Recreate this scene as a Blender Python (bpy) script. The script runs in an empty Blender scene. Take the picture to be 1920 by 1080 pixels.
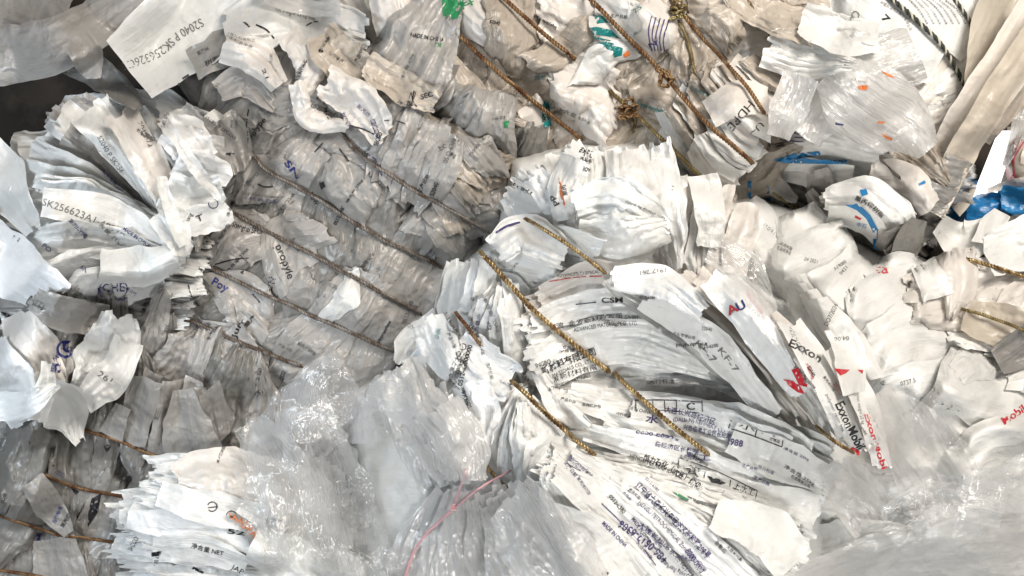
import bpy, bmesh, math, random
import numpy as np
from mathutils import Vector, Matrix

# ------------------------------------------------------------------ frame of the heap
# The heap is laid out on a slope that faces the camera. Lengths along the slope are
# counted in units of U metres: x to the right, y down the slope, h out of the slope.
U = 1.4 / 960.0
DIST = 2.4
DU = DIST / U
TILT = math.radians(40)
RX = Matrix.Rotation(TILT, 3, 'X')
RXn = np.array(RX)

def W(p):
    p = np.asarray(p, dtype=np.float64)
    k = 1.0 - p[..., 2] / DU
    q = np.stack([(p[..., 0] - 960) * k * U, -(p[..., 1] - 540) * k * U, p[..., 2] * U], -1)
    return q @ RXn.T

def Wv(x, y, h):
    return Vector(W(np.array([x, y, h], float)).tolist())

sc = bpy.context.scene
col = sc.collection

# ------------------------------------------------------------------ camera
cd = bpy.data.cameras.new('camera')
cam = bpy.data.objects.new('camera', cd)
col.objects.link(cam)
cd.sensor_fit = 'HORIZONTAL'
cd.angle = 2 * math.atan(1.4 / DIST)
cd.clip_start = 0.05
cd.clip_end = 200
cam.location = RX @ Vector((0, 0, DIST))
cam.rotation_euler = (TILT, 0, 0)
sc.camera = cam

# ------------------------------------------------------------------ light
wd = bpy.data.worlds.new('World')
sc.world = wd
wd.use_nodes = True
bg = wd.node_tree.nodes['Background']
bg.inputs['Color'].default_value = (0.86, 0.92, 1.0, 1)
bg.inputs['Strength'].default_value = 0.10

def area(name, p, q, sx, sy, power, color):
    l = bpy.data.lights.new(name, 'AREA')
    l.shape = 'RECTANGLE'
    l.size, l.size_y, l.energy, l.color = sx, sy, power, color
    o = bpy.data.objects.new(name, l)
    col.objects.link(o)
    a, b = RX @ Vector(p), RX @ Vector(q)
    o.location = a
    o.rotation_euler = (b - a).to_track_quat('-Z', 'Y').to_euler()
    return o

# positions in metres: right, up the slope, out of the slope
area('roof_light', (2.0, 2.5, 3.5), (0.1, -0.1, 0.1), 2.1, 2.1, 222, (1.0, 0.915, 0.82))
area('left_fill_light', (-2.1, -0.2, 1.35), (-0.95, 0.0, 0.0), 0.6, 0.7, 20, (0.82, 0.91, 1.0))  # added cool fill for the left fan, out of view
area('front_fill_light', (0.5, -2.0, 2.3), (0.4, -0.5, 0.1), 0.9, 0.6, 32, (1.0, 0.985, 0.96))  # added fill lamp below the view, softens the shading
for p in ((-0.9, 0.9, 3.0), (0.9, 0.8, 3.3)):
    area('glint_light', p, (p[0] * .3, -0.2, 0), 0.7, 0.035, 6, (1.0, 0.98, 0.95))  # narrow lamps added to put glints on the film

sc.view_settings.view_transform = 'Standard'
sc.view_settings.look = 'None'
sc.view_settings.gamma = 1
sc.view_settings.exposure = 0.22
sc.view_settings.use_curve_mapping = False
sc.render.engine = 'CYCLES'
sc.cycles.use_denoising = True
sc.cycles.max_bounces = 8
sc.cycles.diffuse_bounces = 4
sc.cycles.glossy_bounces = 3
sc.cycles.transmission_bounces = 4
sc.cycles.transparent_max_bounces = 8
sc.cycles.sample_clamp_indirect = 4

# ------------------------------------------------------------------ materials
def nodes(name):
    m = bpy.data.materials.new(name)
    m.use_nodes = True
    nt = m.node_tree
    nt.nodes.clear()
    out = nt.nodes.new('ShaderNodeOutputMaterial')
    return m, nt, out

def N(nt, typ, **kw):
    n = nt.nodes.new(typ)
    for k, v in kw.items():
        if k in n.inputs.keys():
            n.inputs[k].default_value = v
        else:
            setattr(n, k, v)
    return n

def crease_bump(nt, iso=1.0, pleat=1.0, dist=0.004):
    """wrinkles of thin film: sharp iso creases and fine pleats along the sheet (uv in metres)"""
    L = nt.links
    uv = N(nt, 'ShaderNodeUVMap')
    uv.uv_map = 'UVMap'
    warp = N(nt, 'ShaderNodeTexNoise', Scale=14.0, Detail=2.0)
    L.new(uv.outputs[0], warp.inputs['Vector'])
    wm = N(nt, 'ShaderNodeVectorMath', operation='MULTIPLY_ADD')
    L.new(warp.outputs['Color'], wm.inputs[0])
    wm.inputs[1].default_value = (0.05, 0.012, 0)
    L.new(uv.outputs[0], wm.inputs[2])
    v1 = N(nt, 'ShaderNodeTexVoronoi', Scale=22.0, feature='F1')
    L.new(wm.outputs[0], v1.inputs['Vector'])
    v2 = N(nt, 'ShaderNodeTexVoronoi', Scale=52.0, feature='F1')
    L.new(wm.outputs[0], v2.inputs['Vector'])
    mp = N(nt, 'ShaderNodeMapping')
    mp.inputs['Scale'].default_value = (4.0, 48.0, 1)
    L.new(wm.outputs[0], mp.inputs['Vector'])
    n1 = N(nt, 'ShaderNodeTexNoise', Scale=1.0, Detail=4.0, Roughness=0.65)
    L.new(mp.outputs[0], n1.inputs['Vector'])
    ab = N(nt, 'ShaderNodeMath', operation='SUBTRACT')
    ab.inputs[1].default_value = 0.5
    L.new(n1.outputs[0], ab.inputs[0])
    ab2 = N(nt, 'ShaderNodeMath', operation='ABSOLUTE')
    L.new(ab.outputs[0], ab2.inputs[0])
    s1 = N(nt, 'ShaderNodeMath', operation='MULTIPLY'); s1.inputs[1].default_value = 1.5 * iso
    L.new(v1.outputs['Distance'], s1.inputs[0])
    s2 = N(nt, 'ShaderNodeMath', operation='MULTIPLY_ADD'); s2.inputs[1].default_value = 0.8 * iso
    L.new(v2.outputs['Distance'], s2.inputs[0]); L.new(s1.outputs[0], s2.inputs[2])
    s3 = N(nt, 'ShaderNodeMath', operation='MULTIPLY_ADD'); s3.inputs[1].default_value = 1.9 * pleat
    L.new(ab2.outputs[0], s3.inputs[0]); L.new(s2.outputs[0], s3.inputs[2])
    b = N(nt, 'ShaderNodeBump', Strength=1.0, Distance=dist)
    L.new(s3.outputs[0], b.inputs['Height'])
    return b, uv, wm

def bag_mat(name, c, c2, rough=0.36, trans=0.16, iso=1.0, pleat=1.0, dirt=0.0, dirt_col=(0.20, 0.14, 0.08), dist=0.0035):
    m, nt, out = nodes(name)
    L = nt.links
    b, uv, wm = crease_bump(nt, iso, pleat, dist)
    oi = N(nt, 'ShaderNodeObjectInfo')
    mix = N(nt, 'ShaderNodeMix', data_type='RGBA')
    mix.inputs[6].default_value = (*c, 1)
    mix.inputs[7].default_value = (*c2, 1)
    L.new(oi.outputs['Random'], mix.inputs[0])
    colr = mix.outputs[2]
    # faint blotches of print and dust
    nz = N(nt, 'ShaderNodeTexNoise', Scale=7.0, Detail=6.0, Roughness=0.62)
    L.new(uv.outputs[0], nz.inputs['Vector'])
    nz.noise_dimensions = '4D'
    L.new(oi.outputs['Random'], nz.inputs['W'])
    rmp = N(nt, 'ShaderNodeMapRange')
    rmp.inputs['From Min'].default_value = 0.52
    rmp.inputs['From Max'].default_value = 0.78
    rmp.inputs['To Max'].default_value = 0.24 + dirt
    L.new(nz.outputs[0], rmp.inputs['Value'])
    dm = N(nt, 'ShaderNodeMix', data_type='RGBA')
    L.new(rmp.outputs[0], dm.inputs[0])
    L.new(colr, dm.inputs[6])
    dm.inputs[7].default_value = (*dirt_col, 1)
    colr = dm.outputs[2]
    if dirt > 0.25:   # grime rubbed into streaks and specks
        mp = N(nt, 'ShaderNodeMapping'); mp.inputs['Scale'].default_value = (9, 46, 1)
        L.new(wm.outputs[0], mp.inputs['Vector'])
        n2 = N(nt, 'ShaderNodeTexNoise', Scale=1.0, Detail=5.0, Roughness=0.7)
        L.new(mp.outputs[0], n2.inputs['Vector'])
        r2 = N(nt, 'ShaderNodeMapRange')
        r2.inputs['From Min'].default_value = 0.56; r2.inputs['From Max'].default_value = 0.70
        r2.inputs['To Max'].default_value = min(0.8, dirt)
        L.new(n2.outputs[0], r2.inputs['Value'])
        d2 = N(nt, 'ShaderNodeMix', data_type='RGBA')
        L.new(r2.outputs[0], d2.inputs[0]); L.new(colr, d2.inputs[6])
        d2.inputs[7].default_value = (dirt_col[0] * .6, dirt_col[1] * .6, dirt_col[2] * .6, 1)
        colr = d2.outputs[2]
    p = N(nt, 'ShaderNodeBsdfPrincipled', Roughness=rough)
    p.inputs['Specular IOR Level'].default_value = 0.6
    p.inputs['Coat Weight'].default_value = 0.35
    p.inputs['Coat Roughness'].default_value = 0.13
    L.new(colr, p.inputs['Base Color'])
    L.new(b.outputs[0], p.inputs['Normal'])
    tr = N(nt, 'ShaderNodeBsdfTranslucent')
    L.new(colr, tr.inputs['Color'])
    ms = N(nt, 'ShaderNodeMixShader'); ms.inputs[0].default_value = trans
    L.new(p.outputs[0], ms.inputs[1]); L.new(tr.outputs[0], ms.inputs[2])
    L.new(ms.outputs[0], out.inputs['Surface'])
    return m

def film_mat(name, c, clear=0.5, rough=0.12, iso=1.0, pleat=1.0, dist=0.006, gs=6.0, gd=2.0, tl_=.35, gw=.08):
    m, nt, out = nodes(name)
    L = nt.links
    b, uv, wm = crease_bump(nt, iso, pleat, dist)
    p = N(nt, 'ShaderNodeBsdfPrincipled', Roughness=rough)
    p.inputs['Base Color'].default_value = (*c, 1)
    p.inputs['Specular IOR Level'].default_value = 0.9
    p.inputs['Coat Weight'].default_value = 1.0
    p.inputs['Coat IOR'].default_value = 1.9
    p.inputs['Coat Roughness'].default_value = 0.05
    L.new(b.outputs[0], p.inputs['Coat Normal'])
    L.new(b.outputs[0], p.inputs['Normal'])
    vg = N(nt, 'ShaderNodeTexVoronoi', Scale=gs, feature='F1')
    L.new(wm.outputs[0], vg.inputs['Vector'])
    bg2 = N(nt, 'ShaderNodeBump', Strength=1.0, Distance=dist * gd)
    L.new(vg.outputs['Distance'], bg2.inputs['Height']); L.new(b.outputs[0], bg2.inputs['Normal'])
    L.new(bg2.outputs[0], p.inputs['Coat Normal'])
    tl = N(nt, 'ShaderNodeBsdfTranslucent'); tl.inputs['Color'].default_value = (*c, 1)
    m1 = N(nt, 'ShaderNodeMixShader'); m1.inputs[0].default_value = tl_
    L.new(p.outputs[0], m1.inputs[1]); L.new(tl.outputs[0], m1.inputs[2])
    tp = N(nt, 'ShaderNodeBsdfTransparent')
    nz = N(nt, 'ShaderNodeTexNoise', Scale=9.0, Detail=4.0, Roughness=0.6)
    L.new(wm.outputs[0], nz.inputs['Vector'])
    r = N(nt, 'ShaderNodeMapRange')
    r.inputs['From Min'].default_value = 0.3; r.inputs['From Max'].default_value = 0.7
    r.inputs['To Min'].default_value = max(0, clear - 0.18); r.inputs['To Max'].default_value = min(1, clear + 0.18)
    L.new(nz.outputs[0], r.inputs['Value'])
    lw = N(nt, 'ShaderNodeLayerWeight', Blend=0.45)
    L.new(bg2.outputs[0], lw.inputs['Normal'])
    om = N(nt, 'ShaderNodeMath', operation='SUBTRACT'); om.inputs[0].default_value = 1.15; om.use_clamp = True
    L.new(lw.outputs['Facing'], om.inputs[1])
    mu = N(nt, 'ShaderNodeMath', operation='MULTIPLY'); L.new(om.outputs[0], mu.inputs[0]); L.new(r.outputs[0], mu.inputs[1])
    m2 = N(nt, 'ShaderNodeMixShader')
    L.new(mu.outputs[0], m2.inputs[0])
    L.new(m1.outputs[0], m2.inputs[1]); L.new(tp.outputs[0], m2.inputs[2])
    gl = N(nt, 'ShaderNodeBsdfGlossy', Roughness=max(.07, rough * .6)); L.new(bg2.outputs[0], gl.inputs['Normal'])
    m3 = N(nt, 'ShaderNodeMixShader'); m3.inputs[0].default_value = gw
    L.new(m2.outputs[0], m3.inputs[1]); L.new(gl.outputs[0], m3.inputs[2])
    L.new(m3.outputs[0], out.inputs['Surface'])
    return m

def plain(name, c, rough=0.5, metal=0.0, noise=0.0, c2=None, scale=60.0):
    m, nt, out = nodes(name)
    L = nt.links
    p = N(nt, 'ShaderNodeBsdfPrincipled', Roughness=rough, Metallic=metal)
    if c2 is not None:
        tc = N(nt, 'ShaderNodeTexCoord')
        nz = N(nt, 'ShaderNodeTexNoise', Scale=scale, Detail=4.0, Roughness=0.65)
        L.new(tc.outputs['Object'], nz.inputs['Vector'])
        r = N(nt, 'ShaderNodeMapRange')
        r.inputs['From Min'].default_value = 0.42; r.inputs['From Max'].default_value = 0.6
        L.new(nz.outputs[0], r.inputs['Value'])
        mx = N(nt, 'ShaderNodeMix', data_type='RGBA')
        L.new(r.outputs[0], mx.inputs[0])
        mx.inputs[6].default_value = (*c, 1); mx.inputs[7].default_value = (*c2, 1)
        L.new(mx.outputs[2], p.inputs['Base Color'])
        if metal > 0.3:
            r3 = N(nt, 'ShaderNodeMapRange')
            r3.inputs['To Min'].default_value = rough; r3.inputs['To Max'].default_value = rough + .35
            L.new(r.outputs[0], r3.inputs['Value']); L.new(r3.outputs[0], p.inputs['Roughness'])
    else:
        p.inputs['Base Color'].default_value = (*c, 1)
    L.new(p.outputs[0], out.inputs['Surface'])
    return m

M = {}
M['white'] = bag_mat('white_bag_film', (0.86, 0.86, 0.84), (0.81, 0.815, 0.79), trans=0.14, iso=0.7, pleat=0.8)
M['bright'] = bag_mat('bright_white_film', (0.88, 0.89, 0.89), (0.84, 0.86, 0.85), rough=0.3, trans=0.12, iso=0.8)
M['warm'] = bag_mat('warm_white_film', (0.84, 0.80, 0.75), (0.76, 0.725, 0.68), trans=0.16, iso=0.7, pleat=0.6)
M['grey'] = bag_mat('dusty_shaded_film', (0.43, 0.415, 0.395), (0.31, 0.30, 0.283), rough=0.38, trans=0.08, iso=1.2, pleat=1.0, dirt=0.3, dirt_col=(0.17, 0.15, 0.13))  # dust, plus the left bale's shade put into the base colour
M['darkgrey'] = bag_mat('grimy_shaded_film', (0.25, 0.24, 0.225), (0.19, 0.185, 0.17), rough=0.45, trans=0.05, iso=1.1, pleat=1.2, dirt=0.3, dirt_col=(0.12, 0.11, 0.09))  # grime, plus the shade of recesses put into the base colour
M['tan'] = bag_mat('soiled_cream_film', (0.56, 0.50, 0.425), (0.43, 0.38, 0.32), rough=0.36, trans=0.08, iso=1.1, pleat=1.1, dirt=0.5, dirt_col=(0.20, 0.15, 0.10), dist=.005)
M['cream'] = bag_mat('yellowed_film', (0.58, 0.55, 0.45), (0.48, 0.46, 0.37), rough=0.3, trans=0.12, dirt=0.2, dirt_col=(0.3, 0.25, 0.12))
M['beige'] = bag_mat('beige_film', (0.62, 0.57, 0.49), (0.70, 0.63, 0.53), rough=0.4, trans=0.25, iso=0.5, pleat=0.8, dirt=0.15)
M['green_tint'] = bag_mat('green_tinted_film', (0.42, 0.42, 0.33), (0.46, 0.47, 0.40), trans=0.1, dirt=0.1)
M['clear'] = film_mat('clear_film', (0.93, 0.94, 0.94), clear=0.80, dist=0.006, rough=0.05, pleat=1.1, iso=.5, tl_=.3, gw=.07, gs=5, gd=1.2)
M['clear2'] = film_mat('milky_film', (0.93, 0.925, 0.91), clear=0.2, rough=0.09, dist=0.007, pleat=1.5, iso=.4, gw=.06, gd=1.0)
M['haze'] = film_mat('soft_milky_film', (0.88, 0.87, 0.85), clear=0.6, rough=0.16, iso=0.5, pleat=0.9, dist=0.005, tl_=.4, gw=.02)
M['blue'] = bag_mat('blue_sack_film', (0.015, 0.24, 0.55), (0.012, 0.18, 0.46), rough=0.3, trans=0.1)
M['rim_red'] = bag_mat('red_trim', (0.45, 0.07, 0.08), (0.4, 0.06, 0.07), trans=0.05)
M['ground'] = plain('dark_backing', (0.020, 0.017, 0.014), 0.9, c2=(0.05, 0.04, 0.032), scale=6)  # near black so gaps between the bales read as deep shade
M['core'] = plain('packed_core', (0.07, 0.066, 0.06), 0.8, c2=(0.14, 0.13, 0.12), scale=26)
M['gold'] = plain('brass_wire', (0.50, 0.38, 0.20), 0.34, .9, c2=(0.17, 0.10, 0.045), scale=45)
M['rust'] = plain('rusted_wire', (0.27, 0.17, 0.085), 0.48, 0.65, c2=(0.13, 0.055, 0.025), scale=30)
M['olive'] = plain('olive_wire', (0.33, 0.27, 0.13), 0.42, 0.75, c2=(0.16, 0.11, 0.05), scale=30)
M['steel'] = plain('dull_wire', (0.24, 0.22, 0.20), 0.45, 0.55, c2=(0.11, 0.075, 0.055), scale=30)
M['rope_dark'] = plain('rope_dark', (0.035, 0.04, 0.03), 0.7)
M['rope_pale'] = plain('rope_pale', (0.55, 0.53, 0.44), 0.7)
M['pink'] = plain('pink_string', (0.72, 0.42, 0.44), 0.6)
M['orange_string'] = plain('orange_string', (0.62, 0.20, 0.08), 0.6)
def ink(name, c, rough=0.4, wear=.2):
    m = plain(name, c, rough)
    nt = m.node_tree
    out = [n for n in nt.nodes if n.type == 'OUTPUT_MATERIAL'][0]
    p = [n for n in nt.nodes if n.type == 'BSDF_PRINCIPLED'][0]
    tc = N(nt, 'ShaderNodeTexCoord')
    nz = N(nt, 'ShaderNodeTexNoise', Scale=70.0, Detail=6.0, Roughness=0.75)
    nt.links.new(tc.outputs['Object'], nz.inputs['Vector'])
    r = N(nt, 'ShaderNodeMapRange')
    r.inputs['From Min'].default_value = 0.54; r.inputs['From Max'].default_value = 0.66; r.inputs['To Min'].default_value = .0; r.inputs['To Max'].default_value = wear + .2
    nt.links.new(nz.outputs[0], r.inputs['Value'])
    tp = N(nt, 'ShaderNodeBsdfTransparent')
    mx = N(nt, 'ShaderNodeMixShader')
    nt.links.new(r.outputs[0], mx.inputs[0]); nt.links.new(p.outputs[0], mx.inputs[1]); nt.links.new(tp.outputs[0], mx.inputs[2])
    nt.links.new(mx.outputs[0], out.inputs['Surface'])
    return m

M['ink'] = ink('black_ink', (0.018, 0.018, 0.022), 0.4)
M['ink_grey'] = ink('faded_ink', (0.16, 0.16, 0.16), 0.5)
M['ink_violet'] = ink('violet_ink', (0.06, 0.045, 0.16), 0.4)
M['ink_red'] = ink('red_ink', (0.55, 0.012, 0.025), 0.35)
M['ink_orange'] = ink('orange_ink', (0.72, 0.20, 0.05), 0.4)
M['ink_blue'] = ink('blue_ink', (0.012, 0.19, 0.44), 0.35)
M['ink_navy'] = ink('navy_ink', (0.02, 0.03, 0.17), 0.35)
M['ink_teal'] = ink('teal_ink', (0.006, 0.20, 0.20), 0.35)
M['ink_green'] = ink('green_ink', (0.03, 0.26, 0.10), 0.35)
m, nt, out = nodes('daylight'); e = N(nt, 'ShaderNodeEmission', Strength=1.6); e.inputs['Color'].default_value = (1, 0.99, 0.96, 1)
nt.links.new(e.outputs[0], out.inputs['Surface']); M['day'] = m

# ------------------------------------------------------------------ noise
def _hash(i, j, seed):
    i = (i.astype(np.int64) & 0xffffffff).astype(np.uint64)
    j = (j.astype(np.int64) & 0xffffffff).astype(np.uint64)
    h = (i * np.uint64(374761393) + j * np.uint64(668265263) + np.uint64((seed * 2246822519 + 3266489917) & 0xffffffff)) & np.uint64(0xffffffff)
    h = ((h ^ (h >> np.uint64(13))) * np.uint64(1274126177)) & np.uint64(0xffffffff)
    h = ((h ^ (h >> np.uint64(15))) * np.uint64(2246822519)) & np.uint64(0xffffffff)
    h = h ^ (h >> np.uint64(16))
    return h.astype(np.float64) / 2147483647.5 - 1.0

def facet(x, y, seed):
    s = (x + y) * 0.36602540378
    xs, ys = x + s, y + s
    i, j = np.floor(xs), np.floor(ys)
    fx, fy = xs - i, ys - j
    g = fx > fy
    a = _hash(i, j, seed)
    b = _hash(i + g, j + (~g), seed)
    c = _hash(i + 1, j + 1, seed)
    hi, lo = np.where(g, fx, fy), np.where(g, fy, fx)
    return a * (1 - hi) + b * (hi - lo) + c * lo

def fold(x, y, seed, warp=0.7):
    wx = facet(x * 0.6 + 3.1, y * 0.6, seed + 11)
    wy = facet(x * 0.6, y * 0.6 + 7.7, seed + 23)
    return facet(x + warp * wx, y + warp * wy, seed)

def crumple(x, y, seed, lam, octv=3, gain=0.5):
    h = 0; a = 1.0; tot = 0
    for k in range(octv):
        c, s = math.cos(1.3 * k + seed), math.sin(1.3 * k + seed)
        h = h + a * fold((x * c - y * s) / lam, (x * s + y * c) / lam, seed + 101 * k)
        tot += a; a *= gain; lam *= 0.46
    return h / (tot ** 0.5)

# ------------------------------------------------------------------ height buffer of what lies there already
ZR = 4.0
ZX0, ZY0 = -500, -500
ZW, ZH = int(3000 / ZR), int(2100 / ZR)
ZB = np.full((ZH, ZW), -420.0)
ID = np.full((ZH, ZW), -1, dtype=int)

def zidx(x, y):
    return (np.clip(((y - ZY0) / ZR), 0, ZH - 1.01), np.clip(((x - ZX0) / ZR), 0, ZW - 1.01))

def bil(A, x, y, x0=0, y0=0):
    fy, fx = zidx(x, y)
    fy = np.clip(fy - y0, 0, A.shape[0] - 1.01); fx = np.clip(fx - x0, 0, A.shape[1] - 1.01)
    iy, ix = fy.astype(int), fx.astype(int)
    ty, tx = fy - iy, fx - ix
    return (A[iy, ix] * (1 - ty) * (1 - tx) + A[iy + 1, ix] * ty * (1 - tx) + A[iy, ix + 1] * (1 - ty) * tx + A[iy + 1, ix + 1] * ty * tx)

def maxf(A, r):
    for ax in (0, 1):
        B = A.copy()
        for k in range(1, r + 1):
            B = np.maximum(B, np.roll(A, k, ax)); B = np.maximum(B, np.roll(A, -k, ax))
        A = B
    return A

def boxb(A, r):
    if r < 1: return A
    for ax in (0, 1):
        P_ = np.pad(A, [(r + 1, r) if a == ax else (0, 0) for a in (0, 1)], mode='edge')
        c = np.cumsum(P_, axis=ax)
        n = A.shape[ax]
        if ax == 0: A = (c[2 * r + 1:2 * r + 1 + n] - c[:n]) / (2 * r + 1)
        else: A = (c[:, 2 * r + 1:2 * r + 1 + n] - c[:, :n]) / (2 * r + 1)
    return A

def drape_base(x, y, stiff):
    """smooth surface that rests on what lies below, sampled at x, y"""
    r = max(1, int(stiff / ZR))
    fy, fx = zidx(x, y)
    y0, y1 = max(0, int(fy.min()) - 2 * r - 2), min(ZH, int(fy.max()) + 2 * r + 3)
    x0, x1 = max(0, int(fx.min()) - 2 * r - 2), min(ZW, int(fx.max()) + 2 * r + 3)
    A = ZB[y0:y1, x0:x1]
    B = boxb(boxb(maxf(A, max(1, r // 2)), r), max(1, r // 2))
    return bil(B, x, y, x0, y0), bil(A, x, y, x0, y0)

def splat(P, sid=None):
    x, y, h = P[..., 0].ravel(), P[..., 1].ravel(), P[..., 2].ravel()
    ok = (x > ZX0) & (x < ZX0 + ZW * ZR - 5) & (y > ZY0) & (y < ZY0 + ZH * ZR - 5)
    x, y, h = x[ok], y[ok], h[ok]
    iy, ix = ((y - ZY0) / ZR + .5).astype(int), ((x - ZX0) / ZR + .5).astype(int)
    iy = np.clip(iy, 0, ZH - 1); ix = np.clip(ix, 0, ZW - 1)
    np.maximum.at(ZB, (iy, ix), h)
    if sid is not None:
        t = h >= ZB[iy, ix] - 1.5
        ID[iy[t], ix[t]] = sid

# ------------------------------------------------------------------ objects
def mesh_obj(name, verts, faces, mats, parent=None, uv=None, smooth=True, matidx=None, loc=None):
    me = bpy.data.meshes.new(name)
    verts = np.asarray(verts, dtype=np.float64)
    if parent is not None:
        org = np.array(ORG[parent.name])
    else:
        org = np.array(loc if loc is not None else verts.mean(0))
    me.vertices.add(len(verts))
    me.vertices.foreach_set('co', (verts - org).astype(np.float32).ravel())
    faces = np.asarray(faces, dtype=np.int32)
    nf, k = faces.shape
    me.loops.add(nf * k)
    me.loops.foreach_set('vertex_index', faces.ravel())
    me.polygons.add(nf)
    me.polygons.foreach_set('loop_start', np.arange(0, nf * k, k, dtype=np.int32))
    me.polygons.foreach_set('loop_total', np.full(nf, k, dtype=np.int32))
    if uv is not None:
        ul = me.uv_layers.new(name='UVMap')
        ul.data.foreach_set('uv', np.asarray(uv, dtype=np.float32)[faces.ravel()].ravel())
    me.update(calc_edges=True)
    me.polygons.foreach_set('use_smooth', np.full(nf, smooth, dtype=bool))
    for mt in (mats if isinstance(mats, (list, tuple)) else [mats]):
        me.materials.append(mt)
    if matidx is not None:
        me.polygons.foreach_set('material_index', np.asarray(matidx, dtype=np.int32))
    me.validate()
    o = bpy.data.objects.new(name, me)
    col.objects.link(o)
    if parent is not None:
        root = parent
        o.parent = parent
        ORG[o.name] = ORG[parent.name]
    else:
        o.location = org
        ORG[o.name] = tuple(org)
    return o

ORG = {}

def thing(name, label, cat, x, y, h, group=None):
    o = bpy.data.objects.new(name, None)
    col.objects.link(o)
    o.location = Wv(x, y, h)
    o.empty_display_size = 0.1
    ORG[o.name] = tuple(o.location)
    tag(o, label, cat, group)
    return o

def tag(o, label, cat, group=None):
    o['label'] = label; o['category'] = cat
    if group: o['group'] = group
    return o

def gfaces(nu, nv):
    i, j = np.meshgrid(np.arange(nu - 1), np.arange(nv - 1), indexing='ij')
    a = (i * nv + j).ravel()
    return np.stack([a, a + 1, a + nv + 1, a + nv], -1)

def spline(pts, n):
    P = np.array(pts, float)
    if len(P) == 2:
        t = np.linspace(0, 1, n)[:, None]
        return P[0] * (1 - t) + P[1] * t
    E = np.vstack([2 * P[0] - P[1], P, 2 * P[-1] - P[-2]])
    seg = np.linalg.norm(np.diff(P[:, :2], axis=0), axis=1)
    cum = np.concatenate([[0], np.cumsum(seg)])
    s = np.linspace(0, cum[-1], n)
    k = np.clip(np.searchsorted(cum, s, 'right') - 1, 0, len(seg) - 1)
    t = ((s - cum[k]) / np.maximum(seg[k], 1e-6))[:, None]
    p0, p1, p2, p3 = E[k], E[k + 1], E[k + 2], E[k + 3]
    return 0.5 * ((2 * p1) + (-p0 + p2) * t + (2 * p0 - 5 * p1 + 4 * p2 - p3) * t ** 2 + (-p0 + 3 * p1 - 3 * p2 + p3) * t ** 3)

WIRES = {}          # bale name -> list of polylines that squeeze it
def pinch(bale, x, y, wdt=26.0):
    g = np.zeros_like(x)
    for path in WIRES.get(bale, ()):
        d = np.full(x.shape, 1e9)
        P = np.array(path, float)
        for a, b in zip(P[:-1], P[1:]):
            ab = b - a
            t = np.clip(((x - a[0]) * ab[0] + (y - a[1]) * ab[1]) / (ab @ ab), 0, 1)
            d = np.minimum(d, np.hypot(x - a[0] - t * ab[0], y - a[1] - t * ab[1]))
        g = np.maximum(g, np.exp(-(d / wdt) ** 2))
    return g

SHEETS = []
SEED = [1]

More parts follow.
